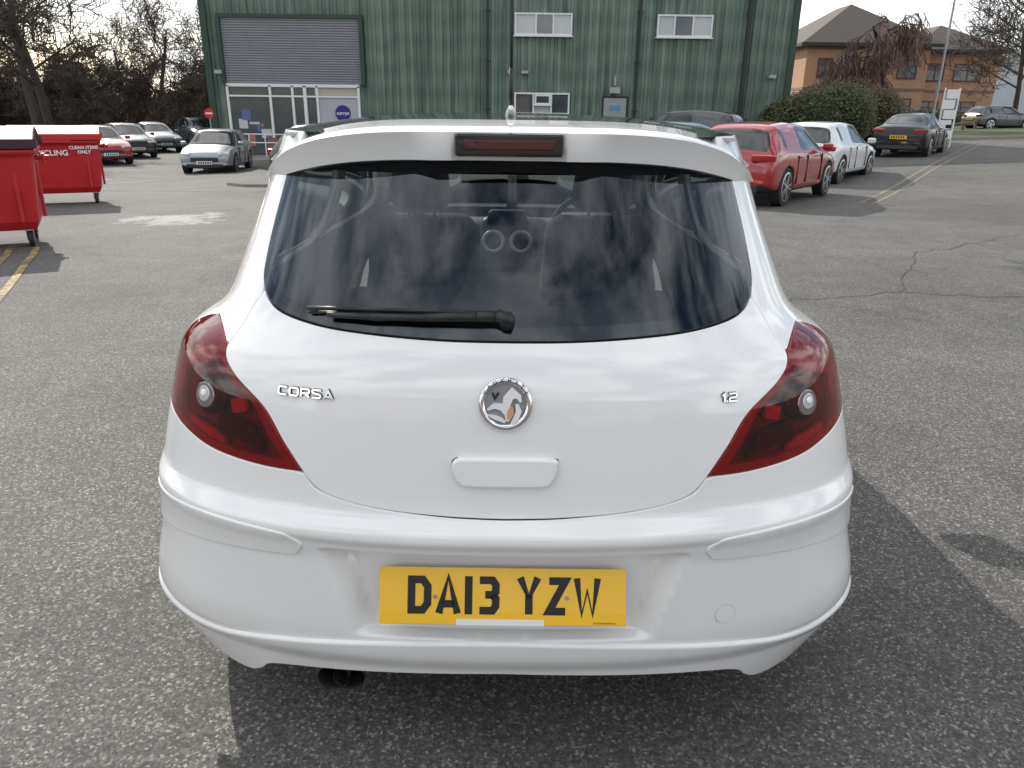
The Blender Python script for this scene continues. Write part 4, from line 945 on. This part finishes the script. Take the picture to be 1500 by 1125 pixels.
slab('kerb_island',[(-7.4,18.6),(-6.6,17.6),(-5.2,17.1),(-3.6,17.3),(-2.0,18.4),(-2.0,19.6),(-6.8,19.9)],.07,mat('island_tarmac',(.085,.083,.08),.9,var=.3,scale=20),M_kerb)
# ------------------------------------------------------------ vegetation
M_bark=mat('bark',(.065,.052,.042),.95,var=.3,scale=6)
M_twig=mat('twig',(.085,.065,.050),.95,var=.35,scale=.5)
def tree_mesh(name,seed,h,kids=(8,6,6,5),spread=.9,droop=0.,r0=.2,trunk=.35,thin=.014,mats=None):
    rnd=random.Random(seed);mb=MB()
    def br(p,d,ln,r,lev):
        ns=5 if lev==0 else (4 if lev<3 else 2);pts=[p];dd=d.copy()
        for i in range(ns):
            dd=(dd+Vector((rnd.uniform(-1,1),rnd.uniform(-1,1),rnd.uniform(-.6,.8)))*.16+Vector((0,0,-droop*lev*.22))).normalized();pts.append(pts[-1]+dd*ln/ns)
        r1=max(thin*.6,r*.35 if lev else r*.4)
        for i in range(ns):
            a=r+(r1-r)*i/ns;b=r+(r1-r)*(i+1)/ns;mb.tube(pts[i],pts[i+1],max(a,thin*.6),max(b,thin*.5),7 if lev==0 else (5 if lev==1 else 3),0 if lev<2 else 1,False)
        if lev<len(kids):
            for k in range(kids[lev]):
                t=(trunk if lev==0 else .2)+(1-(trunk if lev==0 else .2))*(k+rnd.random())/kids[lev]
                q=t*ns;i=min(int(q),ns-1);pp=pts[i].lerp(pts[i+1],q-i);ax=(pts[i+1]-pts[i]).normalized()
                an=rnd.uniform(0,2*math.pi);o=ax.orthogonal().normalized();o=Matrix.Rotation(an,3,ax)@o
                nd=(ax*(1-.5*spread)+o*spread*rnd.uniform(.6,1.1)+Vector((0,0,.15-droop*.6))).normalized()
                br(pp,nd,ln*rnd.uniform(.42,.66)*(1.0-.35*t if lev==0 else 1),max(r*(1-t*.6)*.45,thin),lev+1)
    br(Vector((0,0,-.3)),Vector((0,0,1)),h*.8,r0,0)
    me=bpy.data.meshes.new(name);me.from_pydata(mb.v,[],mb.f)
    for m in mats or (M_bark,M_twig): me.materials.append(m)
    me.polygons.foreach_set('material_index',mb.m);me.update();return me
def inst(name,me,loc,rz=0,s=1,parent=None,sz=None):
    o=bpy.data.objects.new(name,me);sc.collection.objects.link(o);o.location=loc;o.rotation_euler=(0,0,rz);o.scale=(s,s,sz or s)
    if parent: o.parent=parent
    return o
T1=tree_mesh('tree_a',1,9,(9,7,6,4),thin=.018);T2=tree_mesh('tree_b',2,9,(10,7,6,4),1.0,thin=.02);T3=tree_mesh('scrub',3,6,(13,9,6,4),1.15,trunk=.08,r0=.12,thin=.026)
tl=empty('distant_trees')
rnd=random.Random(11)
for i in range(34):
    x=-72+i*1.75+rnd.uniform(-1,1);y=rnd.uniform(54,70)
    if x>-16: continue
    inst('thicket_%d'%i,[T3,T2,T3][i%3],(x,y,-1.2),rnd.uniform(0,6),rnd.uniform(1.0,1.3),tl)
for i in range(32): 
    x=-66+i*1.7+rnd.uniform(-1,1)
    if x<-17: inst('scrub_%d'%i,T3,(x,rnd.uniform(46,54),-1.2),rnd.uniform(0,6),rnd.uniform(.7,.95),tl)
for i in range(14): inst('far_tree_%d'%i,[T1,T2][i%2],(40+i*7+rnd.uniform(-2,2),125+rnd.uniform(-8,20),0),rnd.uniform(0,6),rnd.uniform(.9,1.3),tl)
inst('bare_tree',T2,(-27.5,44,-1),1.0,1.5);inst('bare_tree',T1,(-23.5,39,-1),2.2,1.3);inst('bare_tree',T2,(-33,48,-1),4,1.5);inst('bare_tree',T2,(-21.5,56,-1),4,1.0)
inst('bare_tree',T1,(37.5,56,.6),.5,1.25);inst('bare_tree',T2,(33.5,52,.6),2.5,1.0);inst('bare_tree',T2,(43,60,.6),3.5,1.35)
TW=tree_mesh('weeping',7,6.4,(12,9,6,4),1.0,droop=.75,thin=.024,trunk=.55,mats=(M_bark,mat('weeping_twig',(.13,.08,.07),.9)))
inst('weeping_tree',TW,(22.3,47,.4),0,1.3)
def leafmass(name,blobs,n,col1,col2,sz,loc):
    rn=random.Random(len(name)+n);mb=MB()
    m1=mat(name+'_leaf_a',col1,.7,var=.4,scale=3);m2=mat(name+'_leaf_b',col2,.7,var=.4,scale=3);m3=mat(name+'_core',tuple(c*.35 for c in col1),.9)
    for k in range(n):
        bx,by,bz,rx,ry,rz_=rn.choice(blobs)
        d=Vector((rn.gauss(0,1),rn.gauss(0,1),rn.gauss(0,1))).normalized()*rn.uniform(.86,1.04)
        if d.z<-.6: continue
        bmp=1+.07*math.sin(d.x*9+bx)*math.sin(d.z*11+d.y*7)
        c=Vector((bx+d.x*rx*bmp,by+d.y*ry*bmp,bz+d.z*rz_*bmp));a=Vector((rn.uniform(-1,1),rn.uniform(-1,1),rn.uniform(-1,1))).normalized();b=a.orthogonal().normalized()
        s=sz*rn.uniform(.6,1.4);mb.quad(c-a*s,c-b*s*.6,c+a*s,c+b*s*.6,rn.choice((0,0,1)))
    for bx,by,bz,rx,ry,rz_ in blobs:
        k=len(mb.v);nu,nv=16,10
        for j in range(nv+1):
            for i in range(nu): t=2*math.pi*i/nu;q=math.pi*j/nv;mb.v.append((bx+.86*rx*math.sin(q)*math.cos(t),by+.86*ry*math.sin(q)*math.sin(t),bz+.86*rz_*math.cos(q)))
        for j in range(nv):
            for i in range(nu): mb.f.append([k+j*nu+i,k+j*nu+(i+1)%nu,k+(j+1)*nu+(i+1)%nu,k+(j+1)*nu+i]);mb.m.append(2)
    mb.make(name,[m1,m2,m3],None,loc=loc)
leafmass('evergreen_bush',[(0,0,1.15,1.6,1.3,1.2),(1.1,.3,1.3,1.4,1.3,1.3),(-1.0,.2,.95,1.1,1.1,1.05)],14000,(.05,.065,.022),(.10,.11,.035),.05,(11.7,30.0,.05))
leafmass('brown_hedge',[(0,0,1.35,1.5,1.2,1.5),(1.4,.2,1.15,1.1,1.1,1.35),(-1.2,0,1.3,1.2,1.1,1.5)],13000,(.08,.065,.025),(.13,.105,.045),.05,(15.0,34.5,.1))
leafmass('low_hedge',[(i*1.6,i*1.7,.7,1.3,1.0,.75) for i in range(7)],12000,(.04,.055,.02),(.08,.08,.04),.06,(24,50,.5))
